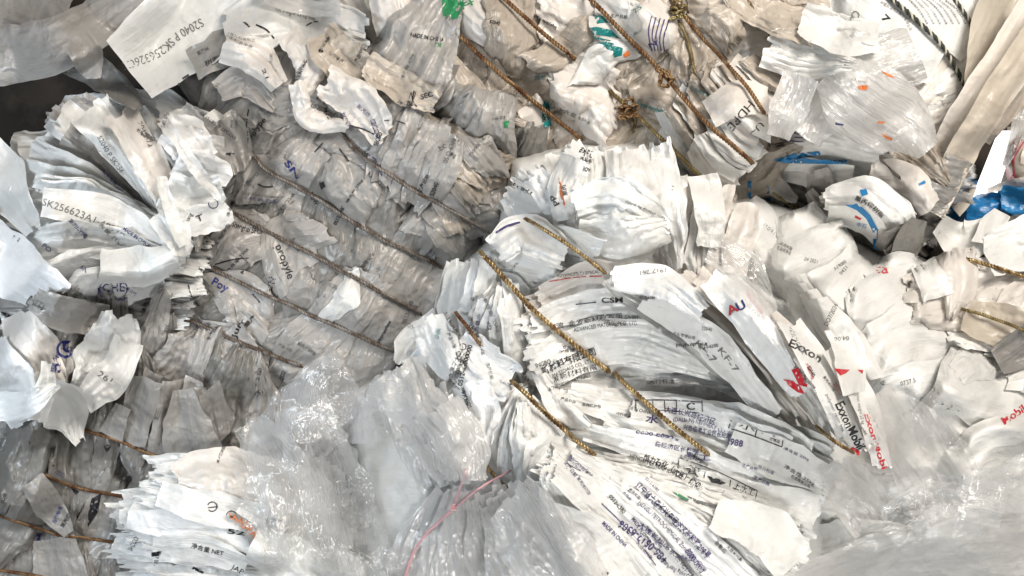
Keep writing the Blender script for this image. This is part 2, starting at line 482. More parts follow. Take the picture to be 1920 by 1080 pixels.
def sheet(parent, pts, w, mat='white', puff=0.0, name='folded_bag', pleat=5.0, lamp=26.0, crum=4.0, lamc=60.0, big=0.0, lamb=170.0,
          edge=6.0, jag=0.06, rid=7.0, nrid=1.0, wrid=1.0, saw=0.0, lsaw=14.0, stag=7.0, meld=0.0, stiff=16.0, sag=60.0, off=2.0, lift=(0, 0), arch=0.0, roll=0.0, lat=0.7, soft=0, bale=None,
          step=3.4, octv=3, trim=None, label=None, cat=None, group=None, film=False, cut=0.0, minh=None):
    """one thin sheet of bag film lying on whatever is already there. pts: spine (x, y[, extra height]), w: half widths"""
    SEED[0] += 1
    sd = SEED[0] * 7 + 3
    rg = random.Random(sd)
    pts = [tuple(p) + (0,) * (3 - len(p)) for p in pts]
    P0 = np.array(pts, float)
    Ln = np.linalg.norm(np.diff(P0[:, :2], axis=0), axis=1).sum()
    w = [w, w] if np.isscalar(w) else list(w)
    wm = max(w)
    nu = max(6, int(Ln / step)); nv = max(5, int(2 * wm / step))
    sp = spline(pts, nu)
    tg = np.gradient(sp[:, :2], axis=0)
    tg /= np.linalg.norm(tg, axis=1)[:, None] + 1e-9
    nm = np.stack([-tg[:, 1], tg[:, 0]], -1)
    u = np.linspace(0, 1, nu); v = np.linspace(-1, 1, nv)
    wu = np.interp(u, np.linspace(0, 1, len(w)), w)
    wu_s = wu * (1 + 1.6 * jag * facet(u * Ln / 40.0, u * 0 + 5.5, sd + 5))
    wu_t = wu * (1 + 1.6 * jag * facet(u * Ln / 34.0, u * 0 + 9.5, sd + 6))
    UU, VV = np.meshgrid(u, v, indexing='ij')
    S0 = UU * Ln
    half = np.where(VV > 0, wu_s[:, None], wu_t[:, None])
    T = VV * half
    Tv = VV * wm
    tooth = Tv / lsaw + 0.5 * facet(Tv / (lsaw * 3.1) + 7, UU * 1.2 + sd, sd + 41) + .35 * facet(Tv / (lsaw * 2) + 3, S0 / 70.0, sd + 42)
    kt = np.floor(tooth)
    # uneven ends: slide stations along the spine near the ends, by an amount that depends on v
    e = jag * 70 * facet(T / 30.0 + 40, T * 0 + 1.5, sd + 8) + cut * T
    endw = np.clip((UU - 0.55) / 0.45, 0, 1) * e + np.clip((0.45 - UU) / 0.45, 0, 1) * (jag * 50 * facet(T / 34.0 + 4, T * 0 + 3.5, sd + 9) + cut * T)
    if saw: endw = endw + stag * _hash(kt, kt * 0 + 3, sd + 43) * (np.clip((UU - 0.6) / 0.4, 0, 1) + np.clip((0.4 - UU) / 0.4, 0, 1))
    X = sp[:, None, 0] + nm[:, None, 0] * T + tg[:, None, 0] * endw
    Y = sp[:, None, 1] + nm[:, None, 1] * T + tg[:, None, 1] * endw
    S_ = UU * Ln
    pl = facet(T / lamp + .4 * facet(S_ / 90, T / 60, sd + 31), S_ / (lamp * 7.0), sd + 1) + 0.45 * facet(T / (lamp * .42), S_ / (lamp * 4.0), sd + 2)
    cr = crumple(S_, T, sd + 3, lamc, octv)
    bg_ = fold(S_ / lamb, T / lamb, sd + 4)
    ed = np.maximum(np.clip(1 - (1 - np.abs(VV)) * half / 26.0, 0, 1), np.clip(1 - np.minimum(UU, 1 - UU) * Ln / 32.0, 0, 1))
    fl = ed * edge * (0.5 + facet(S_ / 44.0, T / 44.0, sd + 77))
    rel = pleat * pl + crum * cr + big * bg_ + fl + arch * (1 - VV ** 2) + roll * VV
    rel = rel + sp[:, None, 2] + (lift[0] * (1 - UU) ** 2 + lift[1] * UU ** 2)
    if saw:
        fr = tooth - kt
        am = 0.55 + 0.6 * np.abs(_hash(kt, kt * 0 + 9, sd + 44))
        rel = rel + saw * am * (fr ** 1.3) * (0.45 + 0.55 * np.clip(UU * 1.6, 0, 1))
    # sharp creases pressed into the film
    nr = int(min(60, max(3, nrid * Ln * 2 * wm / 2600)))
    for q in range(nr):
        s0, t0 = rg.uniform(0, Ln), rg.uniform(-wm, wm)
        an = rg.gauss(0, .5) if rg.random() < .55 else rg.uniform(0, math.pi)
        ca_, sa_ = math.cos(an), math.sin(an)
        dd = -(S_ - s0) * sa_ + (T - t0) * ca_
        al = (S_ - s0) * ca_ + (T - t0) * sa_
        ell = rg.uniform(25, 80); wd_ = rg.uniform(5, 17) * wrid
        rel = rel + rid * rg.choice((-1, 1, 1)) * rg.uniform(.4, 1) * np.exp(-np.abs(dd) / wd_) * np.clip(1 - np.abs(al) / ell, 0, 1)
    for _ in range(soft):
        rel = boxb(rel, 1)
    lx = lat * crum * crumple(S_ + 300, T, sd + 13, lamc * .8, 2)
    ly = lat * crum * crumple(S_, T + 300, sd + 17, lamc * .8, 2)
    X = X + lx; Y = Y + ly
    b, raw = drape_base(X, Y, stiff)
    ref = np.percentile(b, 75)
    b = np.maximum(b, ref - sag)
    b = boxb(b, 2)
    g = pinch(bale, X, Y) if bale else 0
    H = b + off + rel * (1 - 0.85 * g) + puff * (1 - g)
    if meld:
        dm_ = np.minimum((1 - np.abs(VV)) * half / (18 + 14 * facet(S_ / 60, VV, sd + 61)), np.minimum(UU, 1 - UU) * Ln / (20 + 14 * facet(VV * 2, VV, sd + 62)))
        q_ = meld * (1 - np.clip(dm_, 0, 1)) ** 1.5 * np.clip(0.75 + 0.8 * facet(S_ / 70, T / 70, sd + 63), 0, 1)
        H = H * (1 - q_) + raw * q_
    H = np.maximum(H, raw + 0.8)
    if minh is not None: H = np.maximum(H, minh)
    P = np.stack([X, Y, H], -1)
    sid = len(SHEETS)
    splat(P, None if film else sid)
    if film:
        pass
    uv = np.stack([S_ * U + rg.random() * 5, T * U + rg.random() * 5], -1).reshape(-1, 2)
    verts = W(P.reshape(-1, 3))
    o = mesh_obj(name, verts, gfaces(nu, nv), M[mat] if isinstance(mat, str) else mat, parent, uv=uv)
    if label and parent is None: tag(o, label, cat or 'plastic bag', group)
    elif label: o['label'] = label
    SHEETS.append((o, P))
    return o

def inside(poly, x, y):
    c = False
    n = len(poly)
    for i in range(n):
        x1, y1 = poly[i]; x2, y2 = poly[(i + 1) % n]
        if (y1 > y) != (y2 > y) and x < (x2 - x1) * (y - y1) / (y2 - y1) + x1: c = not c
    return c

def poly_sd(poly, x, y):
    """signed distance, positive inside"""
    d = np.full(x.shape, 1e9); ins = np.zeros(x.shape, bool)
    n = len(poly)
    for i in range(n):
        ax, ay = poly[i]; bx, by = poly[(i + 1) % n]
        ex, ey = bx - ax, by - ay
        t = np.clip(((x - ax) * ex + (y - ay) * ey) / (ex * ex + ey * ey), 0, 1)
        d = np.minimum(d, np.hypot(x - ax - t * ex, y - ay - t * ey))
        with np.errstate(divide='ignore', invalid='ignore'):
            cr = ((ay > y) != (by > y)) & (x < (bx - ax) * (y - ay) / (by - ay + 1e-12) + ax)
        ins ^= cr
    return np.where(ins, d, -d)

def core(parent, poly, h0, gx=0, gy=0, R=60, bulge=20, rough=10, mat='core', depth=330, bale=None, name='packed_film', step=7):
    P = np.array(poly, float)
    x0, y0 = P.min(0) - 36; x1, y1 = P.max(0) + 36
    cx, cy = P.mean(0)
    nx, ny = int((x1 - x0) / step), int((y1 - y0) / step)
    X, Y = np.meshgrid(np.linspace(x0, x1, nx), np.linspace(y0, y1, ny), indexing='ij')
    d = poly_sd(poly, X, Y)
    SEED[0] += 1; sd = SEED[0] * 13
    top = h0 + gx * (X - cx) + gy * (Y - cy) + bulge * np.clip(d / 150, 0, 1)
    q = np.clip(1 - d / R, 0, 1)
    top = top - R * 0.75 * (1 - np.sqrt(np.clip(1 - q ** 2, 0, 1)))
    top = top + rough * crumple(X, Y, sd, 80, 3)
    if bale: top = top - 10 * pinch(bale, X, Y, 34)
    low = -415.0 if depth is None else h0 - depth
    H = np.where(d >= 0, top, np.maximum(low, top + d * 14))
    keep = d > -32
    idx = np.full(keep.shape, -1); idx[keep] = np.arange(keep.sum())
    V = np.stack([X, Y, H], -1)[keep]
    f = np.stack([idx[:-1, :-1], idx[:-1, 1:], idx[1:, 1:], idx[1:, :-1]], -1).reshape(-1, 4)
    f = f[(f >= 0).all(1)]
    o = mesh_obj(name, W(V), f, M[mat], parent, uv=V[:, :2] * U)
    # fill the height buffer
    yy, xx = np.meshgrid(np.arange(ZH) * ZR + ZY0, np.arange(ZW) * ZR + ZX0, indexing='ij')
    sel = (xx > x0) & (xx < x1) & (yy > y0) & (yy < y1)
    dd = poly_sd(poly, xx[sel], yy[sel])
    ii = np.clip(((xx[sel] - x0) / (x1 - x0) * (nx - 1) + .5).astype(int), 0, nx - 1)
    jj = np.clip(((yy[sel] - y0) / (y1 - y0) * (ny - 1) + .5).astype(int), 0, ny - 1)
    hh = np.where(dd > -4, H[ii, jj], -500)
    ZB[sel] = np.maximum(ZB[sel], hh)
    return o

def rest(v):
    return v

def fill(parent, poly, n, ang, angj, L, Wd, mats, seed, bale=None, order=None, inset=0, **kw):
    """scatter n sheets over a polygon, spines near angle ang (degrees, y down)"""
    rg = random.Random(seed)
    P = np.array(poly, float)
    x0, y0 = P.min(0); x1, y1 = P.max(0)
    k = 0; pts = []
    best = []
    while len(pts) < n and k < 20000:       # spread evenly: best of several candidates
        c = None; bd = -1
        for _ in range(7):
            while True:
                k += 1
                x, y = rg.uniform(x0, x1), rg.uniform(y0, y1)
                if k > 19990 or (inside(poly, x, y) and (not inset or poly_sd(poly, np.array([x]), np.array([y]))[0] > inset)): break
            d = min([(x - a) ** 2 + (y - b) ** 2 for a, b in pts[-24:]] or [1e9])
            if d > bd: bd = d; c = (x, y)
        pts.append(c)
    if order: pts.sort(key=order)
    for x, y in pts:
        a0 = ang(x, y) if callable(ang) else ang
        a = math.radians(a0 + rg.uniform(-angj, angj))
        l = rg.uniform(*L) / 2; ww = rg.uniform(*Wd)
        bend = rg.uniform(-0.16, 0.16) * l
        dx, dy = math.cos(a), math.sin(a)
        p = [(x - dx * l, y - dy * l), (x - dy * bend, y + dx * bend), (x + dx * l, y + dy * l)]
        kk = dict(kw)
        for q in ('lift',):
            if q in kk and callable(kk[q]): kk[q] = kk[q](rg)
        sheet(parent, p, [ww * rg.uniform(.1, .8), ww * rg.uniform(.8, 1.1), ww * rg.uniform(.7, 1), ww * rg.uniform(.05, .75)], rg.choice(mats), bale=bale, cut=rg.uniform(-.8, .8), **kk)

def fan(parent, A, B, n, w0, w1, mats, seed, bend=0.0, jit=10, order=1, wj=.3, endj=22, bale=None, **kw):
    """n sheets running from curve A to curve B, laid one over the other"""
    rg = random.Random(seed)
    ca = spline(A, max(n, 2)) if len(A) > 1 else np.repeat(np.array(A, float), n, 0)
    cb = spline(B, max(n, 2))
    rng = range(n) if order > 0 else range(n - 1, -1, -1)
    for i in rng:
        a = ca[i][:2] + np.array([rg.uniform(-jit, jit), rg.uniform(-jit, jit)])
        b = cb[i][:2] + np.array([rg.uniform(-jit, jit), rg.uniform(-jit, jit)])
        d = b - a; l = np.hypot(*d); d /= l
        b = b + d * rg.uniform(-endj, endj)
        bb = (bend if not isinstance(bend, tuple) else bend[0] + (bend[1] - bend[0]) * i / max(1, n - 1)) * l * rg.uniform(.6, 1.4)
        m = (a + b) / 2 + np.array([-d[1], d[0]]) * bb
        kk = dict(kw)
        if 'lift' in kk and callable(kk['lift']): kk['lift'] = kk['lift'](rg)
        if 'roll' in kk and callable(kk['roll']): kk['roll'] = kk['roll'](rg)
        s = rg.uniform(1 - wj, 1 + wj)
        sheet(parent, [tuple(a), tuple(m), tuple(b)], [w0 * s, (w0 + w1) / 2 * s * rg.uniform(.9, 1.2), w1 * s * rg.uniform(.9, 1.1), w1 * s * rg.uniform(.45, 1)], rg.choice(mats), bale=bale, cut=rg.uniform(-.7, .7), **kk)

# ------------------------------------------------------------------ wires
def strand_mesh(name, C, r_h, r_s, pitch, mats, parent, ns=3, label=None, sides=6, solo=None):
    """C: (n,3) centreline in heap units, dense"""
    n = len(C)
    seg = np.linalg.norm(np.diff(C, axis=0), axis=1)
    s = np.concatenate([[0], np.cumsum(seg)])
    t = np.gradient(C, axis=0); t /= np.linalg.norm(t, axis=1)[:, None] + 1e-9
    up = np.array([0, 0, 1.0])
    a = np.cross(t, up); a /= np.linalg.norm(a, axis=1)[:, None] + 1e-9
    b = np.cross(a, t)
    V = []; F = []; MI = []; base = 0
    for k in range(ns):
        ph = 2 * math.pi * (s / pitch + k / ns)
        cc = C + r_h * (np.cos(ph)[:, None] * a + np.sin(ph)[:, None] * b)
        th = np.linspace(0, 2 * math.pi, sides, endpoint=False)
        ring = cc[:, None, :] + r_s * (np.cos(th)[None, :, None] * a[:, None] + np.sin(th)[None, :, None] * b[:, None])
        V.append(ring.reshape(-1, 3))
        i, j = np.meshgrid(np.arange(n - 1), np.arange(sides), indexing='ij')
        j2 = (j + 1) % sides
        f = np.stack([i * sides + j, (i + 1) * sides + j, (i + 1) * sides + j2, i * sides + j2], -1).reshape(-1, 4) + base
        F.append(f); MI.append(np.full(len(f), k % len(mats)))
        base += n * sides
    V = np.concatenate(V); F = np.concatenate(F); MI = np.concatenate(MI)
    o = mesh_obj(name, W(V), F, mats, parent, matidx=MI)
    if label: o['label'] = label
    return o

def wire(parent, path, mat='gold', r=5.5, lift=3.0, name='tie_wire', ns=3, follow=14, label=None, pitch=None, wob=1.5, sm=5, buried=None):
    Ln = np.linalg.norm(np.diff(np.array(path, float)[:, :2], axis=0), axis=1).sum()
    n = max(12, int(Ln / 2.2))
    c = spline([tuple(p[:2]) for p in path], n)
    SEED[0] += 1
    t = np.arange(n) * 2.2
    c[:, 0] += wob * facet(t / 50, t * 0 + .3, SEED[0]); c[:, 1] += wob * facet(t / 50, t * 0 + 9.3, SEED[0])
    b, raw = drape_base(c[:, 0], c[:, 1], follow)
    h = (b + raw) / 2
    if buried is False:
        fy, fx = zidx(c[:, 0], c[:, 1])
        h = np.max([raw] + [ZB[np.clip((fy + dy).astype(int), 0, ZH - 1), np.clip((fx + dx).astype(int), 0, ZW - 1)] for dy in (-1, 0, 1, 2) for dx in (-1, 0, 1, 2)], axis=0)
        pd = np.pad(h, 9, mode='edge'); h = np.max([pd[q:q + len(h)] for q in range(19)], axis=0)
    k = 2 * int(sm) + 1
    for _ in range(3):
        h = np.convolve(np.pad(h, k // 2, mode='edge'), np.ones(k) / k, mode='valid')
    e_ = np.minimum(t, t[-1] - t)
    h = h + lift - 20 * np.clip(1 - e_ / 24, 0, 1) ** 2
    C = np.column_stack([c[:, :2], h])
    mats = [M[q] for q in mat] if isinstance(mat, (list, tuple)) else [M[mat]]
    o = strand_mesh(name, C, r * .5, r * .56, pitch or r * 4.6, mats, parent, ns, label)
    splat(np.concatenate([C + [0, 0, r * .8], C + [3, 0, r * .5], C + [-3, 0, r * .5]]))
    return o

def knot(parent, x, y, rad, mat, seed, turns=3, r=3.0, name='wire_knot'):
    rg = random.Random(seed)
    h0 = float(bil(maxf(ZB, 2), np.array([x]), np.array([y]))[0])
    n = 60 * turns
    t = np.linspace(0, 2 * math.pi * turns, n)
    a = rg.uniform(0, 6)
    C = np.column_stack([x + rad * np.cos(t) * (1 + .4 * np.sin(2.3 * t + a)) * .8, y + rad * np.sin(t * .83 + a) * .8 + rad * .5 * np.sin(t * .37), h0 + 5 + rad * .35 * np.sin(t * 1.7 + a) + 3])
    return strand_mesh(name, C, r * .4, r * .55, r * 5, [M[mat]], parent, 2)

# ------------------------------------------------------------------ printing on the topmost sheets
IDX = {}
def idxmap(sid):
    if sid in IDX: return IDX[sid]
    P = SHEETS[sid][1]
    r = 3.0
    x0, y0 = P[..., 0].min() - 6, P[..., 1].min() - 6
    w, h = int((P[..., 0].max() - x0 + 12) / r) + 2, int((P[..., 1].max() - y0 + 12) / r) + 2
    A = np.full((h, w), -1, int); Z = np.full((h, w), -1e9)
    ix = ((P[..., 0] - x0) / r + .5).astype(int).ravel(); iy = ((P[..., 1] - y0) / r + .5).astype(int).ravel()
    hz = P[..., 2].ravel()
    o = np.argsort(hz)
    for dx in (-1, 1, 0):
        for dy in (-1, 1, 0):
            yy, xx = np.clip(iy[o] + dy, 0, h - 1), np.clip(ix[o] + dx, 0, w - 1)
            if dx or dy:
                e = A[yy, xx] < 0
                A[yy[e], xx[e]] = o[e]
            else:
                A[yy, xx] = o
    IDX[sid] = (A, x0, y0, r)
    return IDX[sid]

def height_on(sid, x, y):
    A, x0, y0, r = idxmap(sid)
    P = SHEETS[sid][1]; nu, nv = P.shape[:2]
    ix = ((x - x0) / r + .5).astype(int); iy = ((y - y0) / r + .5).astype(int)
    ok = (ix >= 0) & (iy >= 0) & (ix < A.shape[1]) & (iy < A.shape[0])
    k = np.where(ok, A[np.clip(iy, 0, A.shape[0] - 1), np.clip(ix, 0, A.shape[1] - 1)], -1)
    ok &= k >= 0
    k = np.maximum(k, 0)
    i, j = k // nv, k % nv
    i = np.clip(i, 0, nu - 2); j = np.clip(j, 0, nv - 2)
    p = P[i, j]; a = P[i + 1, j] - p; b = P[i, j + 1] - p
    dx, dy = x - p[:, 0], y - p[:, 1]
    det = a[:, 0] * b[:, 1] - a[:, 1] * b[:, 0]
    det = np.where(np.abs(det) < 1e-3, 1e9, det)
    s = np.clip((dx * b[:, 1] - dy * b[:, 0]) / det, -1.6, 1.6)
    t = np.clip((a[:, 0] * dy - a[:, 1] * dx) / det, -1.6, 1.6)
    return p[:, 2] + s * a[:, 2] + t * b[:, 2], ok

def print_mesh(V2, F, mat, name='printed_text', lift=1.3):
    """V2: (n,2) positions on the heap, F: triangle list. Laid on the topmost sheets, one mesh for each sheet."""
    V2 = np.asarray(V2); F = np.asarray(F)
    if len(F) == 0: return
    c = V2[F].mean(1)
    fy, fx = zidx(c[:, 0], c[:, 1])
    ids = ID[(fy + .5).astype(int), (fx + .5).astype(int)]
    ch = bil(ZB, c[:, 0], c[:, 1])
    good = ids[ids >= 0]
    if len(good):
        u_, n_ = np.unique(good, return_counts=True)
        if n_.max() > (0.4 if name == 'printed_mark' else 0.6) * len(ids): ids = np.full(len(ids), u_[n_.argmax()])
    for sid in np.unique(ids):
        if sid < 0: continue
        f = F[ids == sid]
        if len(f) < max(3, 0.02 * len(F)): continue
        used, inv = np.unique(f, return_inverse=True)
        f = inv.reshape(-1, 3)
        v = V2[used]
        h, ok = height_on(sid, v[:, 0], v[:, 1])
        f = f[ok[f].all(1)]
        if len(f) < 3: continue
        hh = h[f]
        f = f[(hh.max(1) - hh.min(1)) < 14]
        if len(f) < 3: continue
        used, inv = np.unique(f, return_inverse=True)
        f = inv.reshape(-1, 3); v = v[used]; h = h[used]
        o, _ = SHEETS[sid]
        if o is None: continue
        par = o if (o.parent is None or o.parent.parent is None) else o.parent
        mesh_obj(name, W(np.column_stack([v, h + lift])), f, M[mat], par, smooth=False)

def cut_grid(bm, step=4.0):
    xs = [v.co.x for v in bm.verts]; ys = [v.co.y for v in bm.verts]
    for ax, lo, hi in ((0, min(xs), max(xs)), (1, min(ys), max(ys))):
        k = lo + step
        while k < hi:
            co = (k, 0, 0) if ax == 0 else (0, k, 0); no = (1, 0, 0) if ax == 0 else (0, 1, 0)
            bmesh.ops.bisect_plane(bm, geom=bm.verts[:] + bm.edges[:] + bm.faces[:], plane_co=co, plane_no=no, dist=1e-4)
            k += step
    bmesh.ops.triangulate(bm, faces=bm.faces[:])

def bm_arrays(bm):
    bm.verts.ensure_lookup_table(); bm.verts.index_update()
    return np.array([v.co[:2] for v in bm.verts]), np.array([[v.index for v in f.verts] for f in bm.faces])

def T(txt, path, hgt, mat='ink', bold=0.0, length=None, name='printed_text', font=None, mirror=False):
    """text along a path (start to end is the reading direction), letters hgt high"""
    cu = bpy.data.curves.new('t', 'FONT')
    cu.body = txt; cu.size = 1.0; cu.resolution_u = 3
    cjk = any(ord(ch_) > 0x2e80 for ch_ in txt)
    cu.offset = min(bold, .008) if cjk and hgt < 15 else min(bold, .022)
    ob = bpy.data.objects.new('t', cu)
    col.objects.link(ob)
    dg = bpy.context.evaluated_depsgraph_get()
    me = bpy.data.meshes.new_from_object(ob.evaluated_get(dg))
    bpy.data.objects.remove(ob); bpy.data.curves.remove(cu)
    if len(me.vertices) == 0: return
    bm = bmesh.new(); bm.from_mesh(me); bpy.data.meshes.remove(me)
    x0 = min(v.co.x for v in bm.verts); x1 = max(v.co.x for v in bm.verts)
    P = np.array(path, float)
    Ln = np.linalg.norm(np.diff(P, axis=0), axis=1).sum()
    sy = hgt / (0.98 if any(ord(ch_) > 0x2e80 for ch_ in txt) else 0.72)
    sx = (length or Ln) / max(1e-6, x1 - x0)
    if '\n' in txt: pass
    for v in bm.verts:
        v.co.x = (v.co.x - x0) * sx; v.co.y *= sy
        if mirror: v.co.x = Ln - v.co.x
        v.co.z = 0
    cut_grid(bm, 5.0)
    V, F = bm_arrays(bm); bm.free()
    c = spline(path, 80)
    seg = np.linalg.norm(np.diff(c, axis=0), axis=1); s = np.concatenate([[0], np.cumsum(seg)])
    t = np.gradient(c, axis=0); t /= np.linalg.norm(t, axis=1)[:, None]
    px = np.interp(V[:, 0], s, c[:, 0]); py = np.interp(V[:, 0], s, c[:, 1])
    tx = np.interp(V[:, 0], s, t[:, 0]); ty = np.interp(V[:, 0], s, t[:, 1])
    ex = np.clip(V[:, 0] - s[-1], 0, None)
    print_mesh(np.column_stack([px + ty * V[:, 1] + tx * ex, py - tx * V[:, 1] + ty * ex]), F, mat, name)

def B(poly, mat='ink', name='printed_mark', step=4.0):
    bm = bmesh.new()
    bm.faces.new([bm.verts.new((x, y, 0)) for x, y in poly])
    cut_grid(bm, step)
    V, F = bm_arrays(bm); bm.free()
    print_mesh(V, F, mat, name)

def Ln(path, wd=2.0, mat='ink', name='printed_line'):
    n = max(2, int(sum(math.dist(a, b) for a, b in zip(path[:-1], path[1:])) / 4))
    c = spline(path, n) if len(path) > 2 else spline(path, n)
    t = np.gradient(c, axis=0); t /= np.linalg.norm(t, axis=1)[:, None] + 1e-9
    nm = np.stack([-t[:, 1], t[:, 0]], -1) * wd / 2
    V = np.concatenate([c - nm, c + nm]); k = len(c)
    i = np.arange(k - 1)
    F = np.concatenate([np.stack([i, i + 1, i + k], -1), np.stack([i + 1, i + k + 1, i + k], -1)])
    print_mesh(V, F, mat, name)

def ring(cx, cy, r, wd=2, mat='ink', a0=0, a1=360):
    n = max(5, int(abs(a1 - a0) / 12))
    Ln([(cx + r * math.cos(math.radians(a0 + (a1 - a0) * k / n)), cy + r * math.sin(math.radians(a0 + (a1 - a0) * k / n))) for k in range(n + 1)], wd, mat)

# ------------------------------------------------------------------ keep what shows, gather the rest
def prune(thing_obj, keep=96):
    kids = [(i, o, P) for i, (o, P) in enumerate(SHEETS) if o is not None and o.parent == thing_obj and o.name.startswith('folded_bag')]
    ids, cnt = np.unique(ID[int(-ZY0 / ZR):int((1080 - ZY0) / ZR), int(-ZX0 / ZR):int((1920 - ZX0) / ZR)], return_counts=True)
    area_ = dict(zip(ids.tolist(), cnt.tolist()))
    gone = [k for k in kids if area_.get(k[0], 0) < 3]
    rest_ = [k for k in kids if area_.get(k[0], 0) >= 3]
    for i, o, P in gone:
        bpy.data.meshes.remove(o.data)
        SHEETS[i] = (None, P)
    rest_.sort(key=lambda k: -area_[k[0]])
    low = rest_[keep:]
    if low:
        V = []; F = []; UVs = []; MI = []; mats = []; base = 0
        for i, o, P in low:
            nu, nv = P.shape[:2]
            V.append(W(P.reshape(-1, 3))); f = gfaces(nu, nv)
            uvl = np.zeros(len(o.data.loops) * 2, np.float32); o.data.uv_layers[0].data.foreach_get('uv', uvl)
            li = np.zeros(len(o.data.loops), np.int32); o.data.loops.foreach_get('vertex_index', li)
            uv = np.zeros((nu * nv, 2)); uv[li] = uvl.reshape(-1, 2)
            m_ = o.data.materials[0]
            if m_ not in mats: mats.append(m_)
            F.append(f + base); UVs.append(uv); MI.append(np.full(len(f), mats.index(m_))); base += nu * nv
            bpy.data.meshes.remove(o.data)
        g = mesh_obj('pressed_scraps', np.concatenate(V), np.concatenate(F), mats, thing_obj, uv=np.concatenate(UVs), matidx=np.concatenate(MI))
        g['kind'] = 'stuff'
        for i, o, P in low: SHEETS[i] = (g, P)
# =================================================================== GROUND: dark backing slope behind the gaps
def ground():
    xs = np.linspace(-2600, 4500, 140); ys = np.linspace(-2200, 3300, 110)
    X, Y = np.meshgrid(xs, ys, indexing='ij')
    H = -430 + 26 * crumple(X, Y, 5, 240, 3)
    o = mesh_obj('ground', W(np.stack([X, Y, H], -1).reshape(-1, 3)), gfaces(140, 110), M['ground'], None)
    o['kind'] = 'structure'
ground()

LIFT = lambda rg: (rg.uniform(0, 3), rg.uniform(4, 16))

# =================================================================== OUTER THINGS FAR BACK
# daylight seen through the gap on the right
def gap():
    P = [(1796, 436, -190), (1846, 436, -190), (1908, 245, -190), (1872, 245, -190)]
    o = mesh_obj('sky', W(np.array(P, float)), [[0, 1, 2, 3]], M['day'], None, smooth=False)
    o['kind'] = 'structure'
gap()

# ------------------------------------------------------------------- right edge sacks
t = thing('sack', 'round beige sack with a dark red rim at the right edge above the blue sack', 'sack', 1930, 300, -200)
core(t, [(1896, 268), (1940, 240), (2080, 230), (2080, 350), (1950, 362), (1905, 345), (1888, 310)], -100, R=50, bulge=30, rough=5, mat='beige', depth=120, name='sack_body')
sheet(t, [(2010, 262), (1985, 330)], [90, 80], 'beige', crum=4, stiff=30)
sheet(t, [(1912, 262), (1893, 300), (1905, 345), (1960, 358)], 9, 'rim_red', name='rim', pleat=1, crum=1, edge=1, off=6)
sheet(t, [(1850, 358), (1900, 346), (1990, 340)], [5, 12, 20], 'warm', crum=6, pleat=6, off=6)
t = thing('blue_sack', 'crumpled shiny blue sack lying behind the white scraps at the right edge', 'sack', 1870, 400, -250)
core(t, [(1812, 372), (1900, 360), (2000, 366), (2000, 450), (1860, 440), (1800, 430)], -150, R=40, bulge=12, rough=5, depth=100, mat='blue', name='sack_body')
sheet(t, [(1800, 405), (1990, 402)], [40, 46], 'blue', pleat=8, lamp=18, crum=6, lamc=36)
sheet(t, [(1880, 372), (1985, 392)], [26, 26], 'blue', pleat=6, lamp=14, crum=5, lamc=30)

# =================================================================== BALE at the top right corner (rope tied)
ET = [(1560, -110), (1900, -110), (1870, 40), (1850, 110), (1810, 200), (1765, 330), (1740, 420), (1690, 420), (1660, 260), (1560, 120)]
bE = thing('rope_tied_bale', 'white bag bale bound with black and white twisted rope at the top right', 'bale', 1720, 160, -160, 'bound bales of white plastic bags')
WIRES['E'] = [[(1650, -20), (1705, 25), (1755, 72), (1795, 135)], [(1775, -20), (1815, 35), (1843, 100)]]
core(bE, ET, -40, gx=-0.15, R=90, bulge=24, depth=300)
fan(bE, [(1575, 10), (1640, 160), (1700, 300)], [(1860, -60), (1845, 110), (1760, 330)], 13, 44, 38, ['bright', 'white'], 11, bend=-.06, bale='E', pleat=5, crum=3, edge=5, sag=90)
fill(bE, ET, 20, -40, 12, (160, 260), (36, 60), ['bright', 'warm', 'white'], 12, bale='E', pleat=4, lamp=14, crum=4, sag=90, saw=6, lsaw=12, meld=.9, edge=1, rid=7)
sheet(bE, [(1560, -30), (1640, 20), (1770, 105)], [66, 72, 60], 'bright', pleat=2, crum=2, bale='E', label='smooth white bag printed with rows of small text')
sheet(bE, [(1700, -50), (1770, 20), (1830, 90)], [52, 56, 40], 'bright', pleat=2, crum=2, bale='E')
wire(bE, WIRES['E'][0] + [(1808, 165)], ['rope_dark', 'rope_pale'], 4.6, 3, 'tie_rope', pitch=24)
wire(bE, WIRES['E'][1] + [(1846, 118)], ['rope_dark', 'rope_pale'], 3.6, 3, 'tie_rope', pitch=20)
wire(bE, [(1862, 10), (1868, 45)], 'rust', 3, 2)

# long beige strips at right
for k, (pts, w, mt, lb) in enumerate([
    ([(1935, 190), (1905, 260), (1885, 310)], [30, 16, 5], 'clear2', 'shredded clear film scrap hanging over the top of the bright gap'),
    ([(1788, 395), (1812, 372), (1830, 350)], [16, 12, 3], 'beige', 'small torn beige tip at the foot of the bright gap'),
    ([(1960, -60), (1900, 40), (1860, 140), (1820, 260)], [80, 75, 50, 24], 'beige', 'broad crumpled beige film sheet hanging down the top right corner'),
    ([(2010, 20), (1950, 110), (1900, 180), (1845, 265)], [40, 36, 30, 12], 'tan', 'narrow dusty film strip above the bright gap, running down from the corner'),
    ([(1960, 20), (1870, 150), (1790, 270), (1748, 330)], [52, 46, 44, 30], 'warm', 'pale warm film strip beside the rope tied bale, glowing peach at its top'),
    ([(1990, 0), (1900, 130), (1820, 260), (1745, 398)], [30, 30, 28, 26], 'beige', 'long flat cream strip ending in a square cut above the dark gap'),
]):
    sheet(None, pts, w, mt, name='film_strip', pleat=5, lamp=16, crum=3, lamc=60, edge=3, jag=.03, stiff=40, sag=60, off=5 + 8 * k, label=lb, cat='film strip', group='beige film strips at the right')

